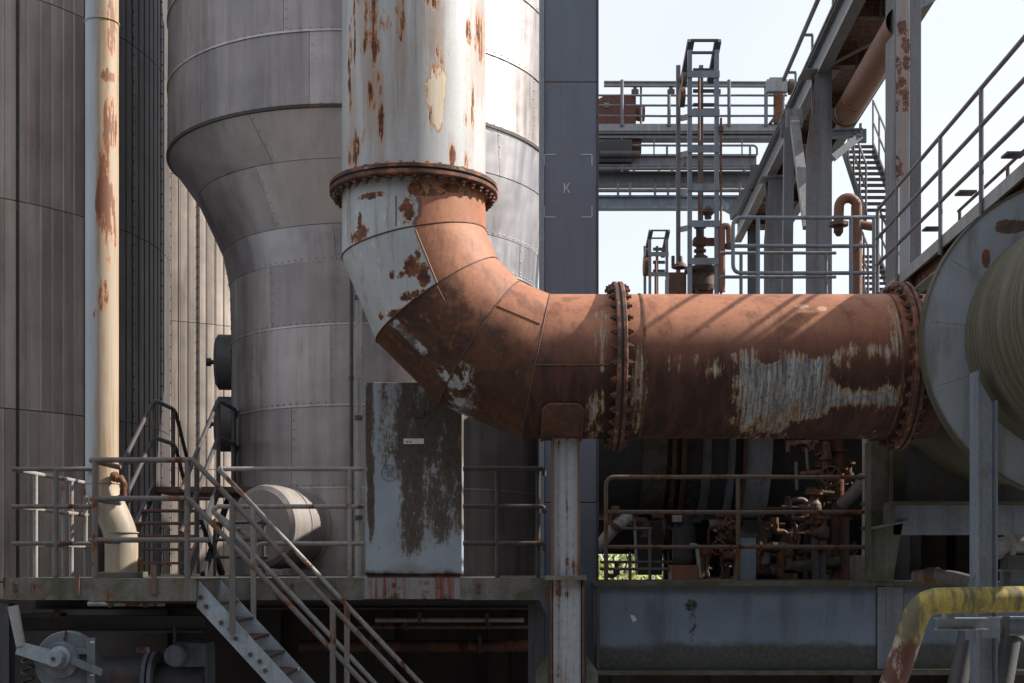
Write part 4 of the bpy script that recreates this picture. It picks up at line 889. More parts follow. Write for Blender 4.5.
part('foot_gusset', MB().prism([at(976, 570, 11.15), at(966, 591, 11.15), at(966, 640, 11.15), at(976, 640, 11.15)], (0, .014, 0)), 'blue_steel', dpst)
part('side_plate', MB().cbox(pxx(984, 11.0), pxx(1000, 11.0), 11.0, 11.03, pyz(638, 11.0), pyz(617, 11.0), .004), 'blue_steel', dpst)

# saddle girder below the drum and stub column beside the duct end
sg = thing('drum_saddle_girder', 'mossy blue girder under the drum behind the blue post', 'girder', at(960, 535, 13.6))
part('web_plate', MB().cbox(pxx(893, 13.6), pxx(1100, 13.6), 13.6, 13.63, pyz(535, 13.6), pyz(505, 13.6), .004), 'blue_steel', sg)
part('top_flange', MB().cbox(pxx(890, 13.6), pxx(1100, 13.6), 13.5, 13.8, pyz(505, 13.6) + .001, pyz(503, 13.6) + .012, .004), 'moss_steel', sg)
part('end_plate', MB().cbox(pxx(888, 13.6), pxx(893, 13.6) - .002, 13.52, 13.78, pyz(525, 13.6), pyz(505, 13.6), .003), 'moss_steel', sg)
part('saddle', MB().box(pxx(905, 14.0), pxx(1090, 14.0), 13.9, 14.0, pyz(505, 14.0), pyz(452, 14.0)), 'dark_steel', sg)
sc1 = thing('stub_column', 'mossy olive column stub just under the right end of the duct', 'column', (pxx(887, 13.9), 13.9, 0))
part('shaft', MB().cbox(pxx(871, 13.9), pxx(889, 13.9), 13.9, 14.15, 3.03, pyz(441, 13.9), .008), 'moss_steel', sc1)
part('side_flange', MB().box(pxx(889, 13.9) + .001, pxx(892, 13.9), 13.85, 14.18, 3.03, pyz(445, 13.9)), 'moss_steel', sc1)
part('bracket_plate', MB().prism([at(876, 527, 13.6), at(903, 522, 13.6), at(893, 581, 13.6), at(876, 581, 13.6)], (0, .05, 0)), 'moss_steel', sc1)
part('bracket_top', MB().bar(at(873, 528, 13.62), at(906, 521.5, 13.62), 0.16, 0.02), 'blue_steel', sc1)

# ================================================================== RIGHT PLATFORM AND GIRDER
ZR = 3.03; GY = 14.2
rp = thing('right_platform', 'deep blue plate girder platform under the horizontal duct', 'platform', (pxx(740, GY), GY, ZR - 1))
xa, xb = pxx(594, GY), pxx(1110, GY)
part('web_plate', MB().box(xa, pxx(876, GY), GY, GY + .015, pyz(669, GY), pyz(586, GY)), 'girder_web', rp)
part('web_plate', MB().box(pxx(904, GY), xb, GY, GY + .015, pyz(669, GY), pyz(586, GY)), 'girder_web', rp)
part('top_flange', MB().cbox(xa, xb, GY - .13, GY + .13, pyz(586, GY) + .001, ZR - .003, .005), 'moss_steel', rp)
part('bottom_flange', MB().cbox(xa, xb, GY - .15, GY + .15, pyz(674, GY), pyz(669.5, GY), .005), 'moss_steel', rp)
part('stiffener', MB().cbox(pxx(877, GY), pxx(903, GY), GY - .02, GY + .03, pyz(669, GY), pyz(587, GY), .004), 'blue_steel', rp)
part('stiffener', MB().box(pxx(596, GY), pxx(599, GY), GY - .12, GY - .002, pyz(669, GY), pyz(587, GY)), 'dark_steel', rp)
for x_ in range(6): part('deck_plate', MB().box(xa + x_ * .75 + .003, xa + x_ * .75 + .747, GY + .14, 16.2, ZR - .03, ZR - .008 + .002 * (x_ % 2)), 'deckplate', rp)
part('torn_sticker', MB().prism([at(630, 615, GY - .003), at(634, 615.5, GY - .003), at(637, 620, GY - .003), at(633, 622, GY - .003)], (0, .002, 0)), 'white', rp)
for k_, px in enumerate((620, 860, 1000)): part('leg', MB().ibeam((pxx(px, GY + .3), GY + .3, 0), (pxx(px, GY + .3), GY + .3, 2.0), .2, .2, up=(0, 1, 0)), 'soot', rp)
Y4 = 14.4; zz4 = [pyz(y, Y4) for y in (477, 512, 547)]
runs = [fillet([V((pxx(606, Y4), Y4, ZR)), V((pxx(606, Y4), Y4, zz4[0])), V((pxx(875, Y4), Y4, zz4[0]))], .10)] + [lr(606, 872, z, Y4) for z in zz4[1:]]
railing('long brown three bar handrail below the horizontal duct', (pxx(740, Y4), Y4, ZR), runs, [(V((pxx(p, Y4), Y4, ZR)), V((pxx(p, Y4), Y4, zz4[0]))) for p in (738, 871.5)], 'rail_brown', group='platform handrails')

# ---- upper floor added to darken the bay (its top stays hidden behind the duct)
uf = thing('upper_floor', 'dark upper floor slab that roofs the machinery bay behind the duct', 'floor', (3.2, 20, 5.75))
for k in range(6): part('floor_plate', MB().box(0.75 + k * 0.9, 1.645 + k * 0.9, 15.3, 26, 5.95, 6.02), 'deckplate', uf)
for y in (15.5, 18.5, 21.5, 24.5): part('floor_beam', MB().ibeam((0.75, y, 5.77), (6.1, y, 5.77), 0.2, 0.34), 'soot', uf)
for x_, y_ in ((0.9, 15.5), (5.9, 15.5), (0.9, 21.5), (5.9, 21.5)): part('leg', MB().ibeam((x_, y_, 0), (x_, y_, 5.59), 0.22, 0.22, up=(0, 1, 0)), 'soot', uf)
# ---- wall closing the bay
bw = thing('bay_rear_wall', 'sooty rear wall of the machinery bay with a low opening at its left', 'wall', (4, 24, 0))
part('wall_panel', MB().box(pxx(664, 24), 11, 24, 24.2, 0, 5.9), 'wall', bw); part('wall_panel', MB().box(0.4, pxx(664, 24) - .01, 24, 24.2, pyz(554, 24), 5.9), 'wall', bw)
for px in (668, 720, 775, 830, 885): part('pilaster', MB().cbox(pxx(px, 23.9), pxx(px, 23.9) + .3, 23.8, 23.995, 0, 5.9, .01), 'wall', bw)
sw = thing('bay_side_wall', 'dark side wall closing the bay beyond the drum', 'wall', (6.6, 20, 0))  # added to keep direct sun off the inside of the bay
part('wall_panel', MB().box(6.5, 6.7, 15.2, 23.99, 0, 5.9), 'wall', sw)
for k in range(5): part('pilaster', MB().cbox(6.38, 6.498, 15.4 + k * 2, 15.7 + k * 2, 0, 5.9, .01), 'wall', sw)
lw = thing('lower_rear_wall', 'dark retaining wall under the left platform', 'wall', (-4, 17, 0))  # backing added so the space under the deck stays dark
part('wall_panel', MB().box(-14, 0.3, 17.0, 17.3, 0, ZD - .31), 'wall', lw)
for k in range(7): part('pilaster', MB().cbox(-9 + k * 1.45, -8.75 + k * 1.45, 16.86, 16.998, 0, ZD - .31, .01), 'wall', lw)
uw = thing('under_girder_wall', 'dark wall below the right platform girder', 'wall', (4, 17.2, 0))
part('wall_panel', MB().box(0.35, 10, 17.4, 17.6, 0, 2.9), 'wall', uw)
for k in range(4): part('pilaster', MB().cbox(1 + k * 1.6, 1.25 + k * 1.6, 17.26, 17.398, 0, 2.9, .01), 'wall', uw)

# ---- big gas main across the bay
gm = thing('gas_main', 'dark flanged gas main crossing the bay behind the handrail', 'pipe', (3, 19, 3.9))
GMZ, GMY, GMR = 5.28 - .32, 18.6, 1.12
def gl(px): return pxx(px, GMY - GMR)
part('shell', MB().lathe([(GMR, 0), (GMR, 6.0)], (0.6, GMY, GMZ), (1, 0, 0), 64), 'dark_steel', gm)
for px0, px1, rr_, mt in ((643, 667, 1.20, 'moss_steel'), (672, 676, 1.26, 'rust_dark'), (681, 686, 1.26, 'rust_dark'), (703, 712, 1.16, 'mach_blue'), (729, 734, 1.30, 'blue_steel'), (746, 771, 1.28, 'stair_blue'), (742, 745, 1.33, 'rail_brown')):
    part('band', MB().lathe([(rr_, 0), (rr_, gl(px1) - gl(px0)), (1.0, gl(px1) - gl(px0)), (1.0, 0)], (gl(px0), GMY, GMZ), (1, 0, 0), 64, closed=True), mt, gm)
for px in (668.5, 687.5):
    for k in range(30):
        a = 2 * math.pi * k / 30; piece('bolt', BOLT, gm, (gl(px) + .03, GMY + 1.21 * math.cos(a), GMZ + 1.21 * math.sin(a)), rotz_to((1, 0, 0)))
for px in (650, 758): part('cradle', MB().prism([at(px - 12, 575, 17.9), at(px + 12, 575, 17.9), at(px + 14, 520, 17.9), at(px - 14, 520, 17.9)], (0, .4, 0)), 'soot', gm)

# ---- valves
def valve(label, c, ax, sc_=1.0, mat='mach_rust', wheel_r=0.115):
    """flanged gate valve: body along z, stem and handwheel along ax"""
    c = V(c); ax = V(ax).normalized(); t = thing('handwheel_valve', label, 'valve', c - V((0, 0, .2 * sc_)), 'handwheel valves')
    k = sc_
    part('body', MB().lathe([(0, -.17 * k), (.055 * k, -.17 * k), (.055 * k, -.09 * k), (.085 * k, -.05 * k), (.092 * k, 0), (.085 * k, .05 * k), (.055 * k, .09 * k), (.055 * k, .17 * k), (0, .17 * k)], c, (0, 0, 1), 16), mat, t)
    for z in (-.19, .16):
        fl = part('flange', MB().cyl(c + V((0, 0, z * k)), (0, 0, 1), .105 * k, .03 * k, 16), mat, t)
        for q in range(6): piece('bolt', SBOLT, fl, c + V((.085 * k * math.cos(q * 1.047), .085 * k * math.sin(q * 1.047), (z + .03) * k)))
    part('bonnet', MB().lathe([(.075 * k, .06 * k), (.075 * k, .11 * k), (.045 * k, .12 * k), (.035 * k, .20 * k), (0, .20 * k)], c, ax, 14), mat, t)
    part('stem', MB().tube([c + ax * .18 * k, c + ax * .40 * k], .013 * k, 8), 'pale_pipe', t)
    a = ax.cross(V((0, 0, 1)) if abs(ax.z) < .9 else V((0, 1, 0))).normalized(); b_ = ax.cross(a); wc = c + ax * .33 * k; wr = wheel_r * k
    wh = part('handwheel', MB().tube([wc + (a * math.cos(2 * math.pi * j / 20) + b_ * math.sin(2 * math.pi * j / 20)) * wr for j in range(21)], .014 * k, 8, False), mat, t)
    for j in range(3): part('spoke', MB().tube([wc - (a * math.cos(j * 1.047) + b_ * math.sin(j * 1.047)) * wr, wc + (a * math.cos(j * 1.047) + b_ * math.sin(j * 1.047)) * wr], .009 * k, 6), mat, wh)
    return t
VV = 15.9
valve('upper valve whose handwheel faces the camera behind the brown handrail', at(831, 476, VV) + V((0, .36, 0)), (0, -1, 0), 1.05)
valve('middle valve with its handwheel seen edge on, pointing left', at(814, 508, VV), (-1, -.12, .05), 1.0)
valve('lowest valve with pale stem pointing left near the mossy floor pipe', at(822, 533, VV), (-1, -.1, 0), 1.05)
valve('valve with small handwheel above the middle valve, tilted to the left', at(822, 455, VV + .3), (-.7, -.5, .4), .8)
valve('small valve in the dark cluster by the handrail post', at(722, 527, 16.6), (.3, -.9, .2), .8)
valve('lower small valve in the dark cluster by the handrail post', at(729, 552, 16.7), (-.6, -.7, .2), .8)
mf = thing('valve_manifold', 'rusty manifold of upright pipes carrying the handwheel valves', 'pipework', at(830, 580, VV))
def mp(pts, r, mat='mach_rust', nm='pipe'): return part(nm, MB().tube(fillet([at(*p) for p in pts], .08), r, 12), mat, mf)
mp([(838, 400, 16.3), (838, 522, 16.3), (838, 582, 16.3)], .075, 'rust_dark'); mp([(826, 420, 16.1), (826, 468, 16.1)], .06)
mp([(796, 445, 16.0), (788, 443, 16.0), (788, 452, 16.0)], .03); mp([(786, 443, 16.1), (818, 442, 16.1)], .03, 'rail')
mp([(818, 490, 15.9), (808, 508, 15.9)], .04); mp([(841, 505, 15.9), (852, 495, 15.8), (862, 483, 15.8)], .075, 'rail')
mp([(845, 518, 16.0), (845, 582, 16.0)], .055, 'old_red'); mp([(814, 524, VV), (816, 582, VV)], .05, 'dark_steel'); mp([(822, 548, VV), (822, 582, VV)], .05, 'dark_steel')
mp([(796, 462, 16.0), (797, 490, 16.0)], .022, 'rail'); mp([(806, 448, 16.0), (808, 470, 16.0)], .02, 'rail'); mp([(800, 474, 15.95), (820, 472, 15.95)], .03); mp([(806, 492, 15.95), (834, 494, 15.95)], .035)
for px, py, r in ((838, 452, .12), (838, 470, .12), (838, 500, .13), (838, 512, .13), (826, 440, .09), (826, 460, .09), (845, 520, .09), (812, 490, .07)): part('pipe_flange', MB().cyl(at(px, py, 16.3 if px == 838 else 16.1), (0, 0, 1), r, .035, 14), 'mach_rust', mf)
wp = thing('white_standpipe', 'slim pale upright pipe at the right end of the bay', 'pipe', at(865, 578, 15.2))
part('tube', MB().tube([at(865, 578, 15.2), at(866, 500, 15.2), at(866, 400, 15.2)], .045, 12), 'pale_pipe', wp)
for py in (506, 530): part('clamp', MB().cyl(at(866, py, 15.2), (0, 0, 1), .065, .04, 12), 'dark_steel', wp)
part('block_foot', MB().cbox(pxx(854, 15.1), pxx(869, 15.1), 15.1, 15.3, ZR - .01, ZR + .28, .01), 'concrete', wp)
fp = thing('mossy_floor_pipe', 'mossy pipe lying along the floor under the valves', 'pipe', at(800, 575, 16.4))
part('tube', MB().tube([at(772, 569, 16.6), at(845, 562, 16.2)], .075, 14), 'moss_steel', fp); part('tube', MB().tube([at(760, 558, 17.2), at(822, 549, 16.6)], .03, 10), 'dark_steel', fp); part('tube', MB().tube([at(760, 552, 17.2), at(822, 544, 16.7)], .025, 10), 'dark_steel', fp)
for f in (.2, .8): part('saddle', MB().cbox(pxx(772 + 73 * f, 16.5) - .05, pxx(772 + 73 * f, 16.5) + .05, 16.3, 16.6, ZR - .2, ZR + .06, .008), 'soot', fp)
up = thing('blue_stanchion', 'short dark blue stanchion behind the middle post of the brown handrail', 'post', at(748, 580, 15.6))
part('shaft', MB().box(pxx(741, 15.6), pxx(756, 15.6), 15.6, 15.75, ZR - .02, pyz(536, 15.6)), 'girder', up); part('cap', MB().box(pxx(739, 15.6), pxx(758, 15.6), 15.58, 15.78, pyz(536, 15.6) + .001, pyz(534, 15.6)), 'dark_steel', up)
# pump on a rusty plinth, left part of the bay
pm = thing('bay_pump', 'dark upright pump on a rusty box plinth in the bay', 'pump', at(685, 580, 16.8))
part('plinth', MB().cbox(pxx(672, 16.7), pxx(698, 16.7), 16.7, 17.1, ZR - .2, pyz(565, 16.7), .01), 'rust_plain', pm)
part('casing', MB().lathe([(0, 0), (.13, 0), (.15, .08), (.15, .45), (.12, .5), (.12, .62), (0, .64)], at(684, 564, 16.9), (0, 0, 1), 20), 'soot', pm)
part('cap', MB().cbox(pxx(673, 16.7), pxx(682, 16.7), 16.7, 16.82, pyz(522, 16.7), pyz(515, 16.7), .01), 'pale_pipe', pm)
part('side_pipe', MB().tube(fillet([at(690, 545, 16.75), at(697, 545, 16.75), at(700, 578, 16.75)], .05), .028, 10), 'pale_pipe', pm)
# slanted chute pipe at the left end of the bay
sp = thing('slanted_pipe', 'slanted pale pipe stub at the left end of the brown handrail', 'pipe', at(606, 548, 16))
part('tube', MB().tube([at(597, 549, 16.0), at(614, 528, 16.0), at(628, 517, 16.2)], .075, 14), 'pale_pipe', sp); part('collar', MB().lathe([(0.1, 0), (.1, .05), (0, .05)], at(614, 528, 16.0), at(614, 528, 16) - at(597, 549, 16), 16), 'mach_rust', sp); part('cap_block', MB().cbox(pxx(612, 16), pxx(619, 16), 15.95, 16.1, pyz(514, 16), pyz(506, 16), .01), 'mach_rust', sp)
runs = [[at(620, 528.5, 17.0), at(652, 528.5, 17.0)], [at(600, 569, 17.0), at(712, 569, 17.0)], [at(600, 562, 17.4), at(672, 562, 17.4)]]
railing('low grey rails deep in the bay in front of the greenery', at(640, 580, 17), runs, [(at(650, 580, 17), at(650, 529, 17)), (at(630, 580, 17.4), at(630, 552, 17.4)), (at(708, 580, 17), at(708, 552, 17))], 'rail', .02, 'bay rails')

# ---- greenery beyond the opening
def bush(label, c, r, n_=420):
    t = thing('bush', label, 'bush', c, 'bushes beyond the bay'); c = V(c); b = MB()
    for _ in range(n_):
        d = V((random.gauss(0, 1), random.gauss(0, 1), random.gauss(0, 1))).normalized() * (random.random() ** .4) * r; p = c + V((d.x, d.y, abs(d.z) * 1.2 + .2))
        u = V((random.gauss(0, 1), random.gauss(0, 1), random.gauss(0, 1))).normalized(); w_ = u.orthogonal().normalized(); s_ = random.uniform(.06, .14)
        b.add([p - u * s_, p + w_ * s_ * .5, p + u * s_, p - w_ * s_ * .5], [(0, 1, 2, 3)])
    part('foliage', b, 'leaf', t, kind='stuff')
    tb = MB()
    for k in range(5): tb.tube([c, c + V((random.uniform(-.5, .5) * r, random.uniform(-.5, .5) * r, r * .9))], [.05, .015], 6)
    part('stems', tb, 'bark', t)
for k, (px, Y, r) in enumerate(((601, 38, 3.2), (628, 42, 3.4), (652, 39, 3.2))):
    bush(('leftmost bush glimpsed under the duct', 'middle bush glimpsed under the duct', 'rightmost bush glimpsed under the duct')[k], (pxx(px, Y), Y, 0.4), r + .9, 2600)

# ================================================================== ADDED HALL BEHIND THE CAMERA (unseen, put there to shade the front of the scene)
hl = thing('opposite_hall', 'dark brick plant hall across the yard facing the duct', 'building', (0, -8, 0))
part('wall', MB().box(-45, 40, -22, -10, 0, 15), 'wall', hl)
part('roof', MB().prism([(-45.5, -9.6, 15.01), (-45.5, -22.4, 15.01), (-45.5, -16, 17)], (86, 0, 0)), 'dark_steel', hl)
for k in range(12): part('pilaster', MB().cbox(-44 + k * 7.4, -43.2 + k * 7.4, -10 + .002, -9.7, 0, 14.9, .02), 'wall', hl)

# ================================================================== YELLOW PIPE AND LOW PIPES
yp = thing('yellow_pipe', 'worn yellow pipe coming in from the right and bending down, rusty below', 'pipe', at(880, 720, 10.5))
part('tube', MB().tube(fillet([at(1130, 597, 10.5), at(921, 601, 10.5), at(868, 758, 10.45), at(800, 960, 10.4)], 0.15, 8), .104, 24), 'yellow', yp)
ybr = thing('pipe_bracket', 'short blue channel bracket under the yellow pipe', 'bracket', at(960, 630, 10.75))
part('arm', MB().ibeam(at(936, 624, 10.75), at(986, 624, 10.75), .12, .10, .012, .012), 'stair_blue', ybr); part('cleat', MB().cbox(pxx(945, 10.7), pxx(954, 10.7), 10.68, 10.78, pyz(618.3, 10.7), pyz(610, 10.7), .004), 'pale_pipe', ybr)
for (px0, py0, px1, py1, r, lb) in ((970, 625, 942, 760, .085, 'dark slanted pipe left of two below the yellow pipe'), (1012, 632, 990, 760, .085, 'dark slanted pipe right of two below the yellow pipe')):
    d = thing('slanted_drain_pipe', lb, 'pipe', at(px1, 700, 11.4), 'slanted drain pipes'); part('tube', MB().tube([at(px0, py0, 11.6), at(px1, py1, 11.3)], r, 18), 'dark_steel', d); part('collar', MB().lathe([(r + .02, 0), (r + .02, .06), (r, .06)], at(px0, py0, 11.6), at(px1, py1, 11.3) - at(px0, py0, 11.6), 18), 'dark_steel', d)
gp = thing('grey_bent_pipe', 'grey pipe stub at the right edge behind the blue post', 'pipe', at(1010, 560, 12.3))
part('tube', MB().tube(fillet([at(1080, 543, 12.3), at(1012, 545, 12.3), at(985, 552, 12.4)], .1), .10, 18), 'pale_pipe', gp); part('flange', MB().cyl(at(1008, 545.5, 12.3), (1, 0, 0), .135, .03, 20), 'pale_pipe', gp); part('support', MB().cbox(pxx(1008, 12.2), pxx(1030, 12.2), 12.2, 12.4, pyz(570, 12.2), pyz(555, 12.2), .006), 'dark_steel', gp)
rb = thing('right_edge_beam', 'dark blue beam at the right edge below the grey pipe stub', 'beam', at(1040, 590, 12.4))
part('beam', MB().ibeam(at(1000, 579, 12.4), at(1110, 579, 12.4), .15, .18), 'blue_steel', rb); part('hanger', MB().box(pxx(1003, 12.4), pxx(1008, 12.4), 12.33, 12.36, pyz(588, 12.4), pyz(560, 12.4)), 'dark_steel', rb)
rb2 = thing('lower_edge_beam', 'dark beam at the right edge just under the yellow pipe', 'beam', at(1040, 640, 11.2)); part('beam', MB().ibeam(at(1000, 626, 11.25), at(1110, 626, 11.25), .14, .16), 'blue_steel', rb2); part('cleat', MB().box(pxx(1001, 11.2), pxx(1006, 11.2), 11.12, 11.17, pyz(636, 11.2), pyz(616, 11.2)), 'dark_steel', rb2)
gs = thing('grey_sagging_pipe', 'grey pipe sagging along the floor right of the stub column', 'pipe', at(950, 585, 13.2))
part('tube', MB().tube([at(915, 577, 13.8), at(935, 575, 13.6), at(955, 578, 13.3), at(978, 584, 13.0)], .07, 14), 'rail', gs); part('joint', MB().tube([at(928, 575.5, 13.67), at(938, 575.2, 13.57)], .085, 14), 'mach_rust', gs)

# ================================================================== WALKWAY AT UPPER RIGHT
ZW = ZC + 3.72
def wx(Y, o=0.0): return 4.99 + .048 * (Y - 18.1) + o
def wl(z, o, y0, y1): return [V((wx(y0, o), y0, z)), V((wx(y1, o), y1, z))]
wk = thing('right_walkway', 'steel walkway coming forward along the right above the drum', 'walkway', (5.4, 13, ZW - .3))
part('edge_beam', MB().bar(*wl(ZW - .07, .03, 8.4, 18.1), .03, .14), 'far_light', wk); part('inner_web', MB().bar(*wl(ZW - .19, .14, 8.4, 18.1), .02, .22), 'rust_dark', wk); part('edge_beam', MB().bar(*wl(ZW - .14, 1.15, 8.4, 18.1), .03, .28), 'far_light', wk)
part('edge_flange', MB().bar(*wl(ZW - .307, .14, 8.4, 18.1), .16, .012), 'far_light', wk)
for k in range(12):
    y = 8.5 + k * .8; part('deck_plate', MB().hexa([(wx(y, .05), y, ZW - .05), (wx(y, 1.13), y, ZW - .05), (wx(y + .79, 1.13), y + .79, ZW - .05), (wx(y + .79, .05), y + .79, ZW - .05), (wx(y, .05), y, ZW - .01), (wx(y, 1.13), y, ZW - .01), (wx(y + .79, 1.13), y + .79, ZW - .01), (wx(y + .79, .05), y + .79, ZW - .01)]), 'boards', wk)
for y in (9, 10.5, 12, 13.5, 15, 16.5, 18): part('cross_beam', MB().ibeam((wx(y, .05), y, ZW - .16), (wx(y, 1.13), y, ZW - .16), .1, .2), 'rust_dark', wk)
for px, py, Y in ((1003, 155, 12.2), (966, 193, 13.7), (941, 229, 15.0)): part('side_bracket', MB().bar((wx(Y, -.16), Y, pyz(py, Y)), (wx(Y, .02), Y, pyz(py, Y)), .16, .022), 'dark_steel', wk)
PYS = (18.0, 16.9, 14.9, 13.4, 11.9, 10.4, 8.9)
railing('long handrail along the near edge of the upper right walkway', (5, 13, ZW), [wl(ZW + h, 0, 8.4, 18.06) for h in (1.12, .74, .38)] , [(V((wx(y), y, ZW - .22)), V((wx(y), y, ZW + 1.12))) for y in PYS], 'far_steel', .024, 'walkway handrails')
railing('handrail along the far edge of the upper right walkway', (6.1, 13, ZW), [wl(ZW + h, 1.12, 8.4, 18.06) for h in (1.12, .60)] , [(V((wx(y, 1.12), y, ZW - .1)), V((wx(y, 1.12), y, ZW + 1.12))) for y in (18, 16, 14, 12, 10)], 'rail_brown', .022, 'walkway handrails')
# platform at the end of the walkway
PYY = 18.12; xa, xb = pxx(733, PYY), wx(PYY)
fpt = thing('end_platform', 'railed platform above the duct left of the big rusty column', 'platform', ((xa + xb) / 2, PYY + .7, ZW - .2))
part('edge_beam', MB().box(xa, xb, PYY, PYY + .03, ZW - .16, ZW), 'blue_steel', fpt)
for k in range(4): part('deck_plate', MB().box(xa + k * .52 + .003, xa + k * .52 + .517, PYY + .031, PYY + 1.9, ZW - .05, ZW - .01), 'deckplate', fpt)
for k in range(2): part('leg', MB().ibeam((xa + .2 + k * 1.6, PYY + 1.0, 6.02), (xa + .2 + k * 1.6, PYY + 1.0, ZW - .06), .15, .15, up=(0, 1, 0)), 'dark_steel', fpt)
zt_, zm_, zb_ = pyz(217.5, PYY), pyz(246, PYY), pyz(273, PYY)
loop = fillet([V((xb, PYY, zt_)), V((xa, PYY, zt_)), V((xa, PYY, zb_)), V((xb, PYY, zb_))], .12)
railing('rounded handrail across the front of the platform above the duct', (3.9, PYY, ZW), [loop, [V((xa, PYY, zm_)), V((xb, PYY, zm_))]], [(V((pxx(p, PYY), PYY, ZW - .1)), V((pxx(p, PYY), PYY, zt_))) for p in (758, 851, 874)], 'blue_steel', .027, 'platform end handrails')
Yb = PYY + 1.85
railing('lower grey handrail at the back of the platform above the duct', (3.6, Yb, ZW), [[V((pxx(720, Yb), Yb, pyz(y, Yb))), V((pxx(836, Yb), Yb, pyz(y, Yb)))] for y in (253, 277)], [(V((pxx(p, Yb), Yb, ZW - .1)), V((pxx(p, Yb), Yb, pyz(253, Yb)))) for p in (741, 826)], 'far_steel', .025, 'platform end handrails')
# gooseneck vent
gn = thing('gooseneck_vent', 'rusty gooseneck vent pipe curling over above the platform', 'pipe', at(857, 292, 19.0))
GYN = 19.0
gpts = [at(857, 296, GYN), at(857, 212, GYN)] + [at(848 + 9 * math.cos(R(a)), 207 - 9 * math.sin(R(a)), GYN) for a in range(0, 200, 20)] + [at(838.5, 222, GYN)]
part('tube', MB().tube(gpts, .072, 14), 'rust_plain', gn); part('flange', MB().cyl(at(838.5, 226, GYN), (0, 0, 1), .14, .05, 16), 'rust_dark', gn); part('outlet', MB().lathe([(.07, 0), (.07, .1), (.03, .16), (0, .16)], at(838.5, 225, GYN), (0, 0, -1), 14), 'rust_dark', gn)
part('side_branch', MB().tube([at(857, 224, GYN), at(868, 226, GYN), at(875, 227, GYN)], .062, 14), 'rust_plain', gn)

# ================================================================== COLUMNS AND GALLERY
gc = thing('rust_scabbed_column', 'tall grey column with scabs of rust in front of the gallery', 'column', (pxx(904.5, 18.2), 18.2, 0))
xa, xb = pxx(894, 18.2), pxx(922, 18.2)
part('front_plate', MB().cbox(xa + .02, xb - .16, 18.21, 18.6, 0, 15.5, .01), 'col_rust', gc); part('side_plate', MB().cbox(xb - .158, xb, 18.23, 18.58, 0, 15.5, .01), 'far_steel', gc); part('edge_strip', MB().box(xa, xa + .019, 18.18, 18.62, 0, 15.5), 'far_steel', gc)
part('top_arm', MB().bar((xb, 18.4, pyz(3, 18.4)), (xb + .9, 18.4, pyz(-30, 18.4)), .12, .14), 'blue_steel', gc)
ZG = ZC + 8.06
def gx(Y, o=0.0): return 5.0 + .048 * (Y - 21.5) + o
def gline(z, o, y0, y1): return V((gx(y0, o), y0, z)), V((gx(y1, o), y1, z))
gal = thing('conveyor_gallery', 'elevated gallery with rusty underside crossing the upper right sky', 'gallery', (5.8, 22, ZG))
G0, G1 = 18.75, 33.0; GW = 1.08
for o in (0.09, GW): part('main_beam', MB().ibeam(*gline(ZG + .25, o, G0, G1), .18, .5, .03, .02), 'far_steel', gal)
part('lower_edge', MB().bar(*gline(ZG + .02, -.004, G0, G1), .012, .06), 'far_light', gal)
part('upper_edge', MB().bar(*gline(ZG + .53, .03, G0, G1), .10, .05), 'dark_steel', gal)
y = G0
while y < G1 - .3:
    part('floor_board', MB().hexa([(gx(y, .19), y, ZG + .30), (gx(y, GW - .1), y, ZG + .30), (gx(y + .43, GW - .1), y + .43, ZG + .30), (gx(y + .43, .19), y + .43, ZG + .30), (gx(y, .19), y, ZG + .35), (gx(y, GW - .1), y, ZG + .35), (gx(y + .43, GW - .1), y + .43, ZG + .35), (gx(y + .43, .19), y + .43, ZG + .35)]), 'boards', gal); y += .445
for y in (19.6, 21.5, 23.5, 25.5, 27.5, 29.5, 31.5): part('cross_beam', MB().ibeam((gx(y, .11), y, ZG + .17), (gx(y, GW - .02), y, ZG + .17), .14, .24), 'rust_dark', gal)
part('wind_brace', MB().bar((gx(21.5, .1), 21.4, ZG + .02), (gx(19.8, GW - .1), 19.8, ZG + .02), .05, .03), 'far_steel', gal)
railing('pipe rail with brackets along the top edge of the gallery', (4.8, 20, ZG + .5), [gline(ZG + .95, -.10, G0, 24.5)], [], 'far_steel', .04, 'gallery rails')
for y in (19.2, 20.5, 22.3, 24.0): part('rail_bracket', MB().hexa([(gx(y, -.10), y - .03, ZG + .88), (gx(y, .04), y - .03, ZG + .88), (gx(y, .04), y + .03, ZG + .88), (gx(y, -.10), y + .03, ZG + .88), (gx(y, -.10), y - .03, ZG + .91), (gx(y, .04), y - .03, ZG + .91), (gx(y, .04), y + .03, ZG + .91), (gx(y, -.10), y + .03, ZG + .91)]).box(gx(y, .02), gx(y, .05), y - .03, y + .03, ZG + .5, ZG + .88), 'far_steel', gal)
ugp = thing('gallery_pipe', 'fat rusty pipe slung under the gallery with an open end', 'pipe', (5.6, 18, ZG - .8))
pA, pB = at(846, 114, 22.0), V((0, 0, 0)); pB = pA + DV * -10.0
part('tube', MB().lathe([(.215, 0), (.215, 3.75)], pA, -DV, 32), 'rust_plain', ugp); part('end_ring', MB().lathe([(.23, 0), (.23, .05), (.2, .05), (.2, 0)], pA, -DV, 32, closed=True), 'rust_dark', ugp); part('end_cover', MB().cyl(pA - DV * .03, -DV, .21, .01, 24), 'soot', ugp)
for k in range(2): part('hanger', MB().tube([pA - DV * (.8 + 1.7 * k) + V((0, 0, .24)), pA - DV * (.8 + 1.7 * k) + V((0, 0, .9))], .02, 8), 'dark_steel', ugp)
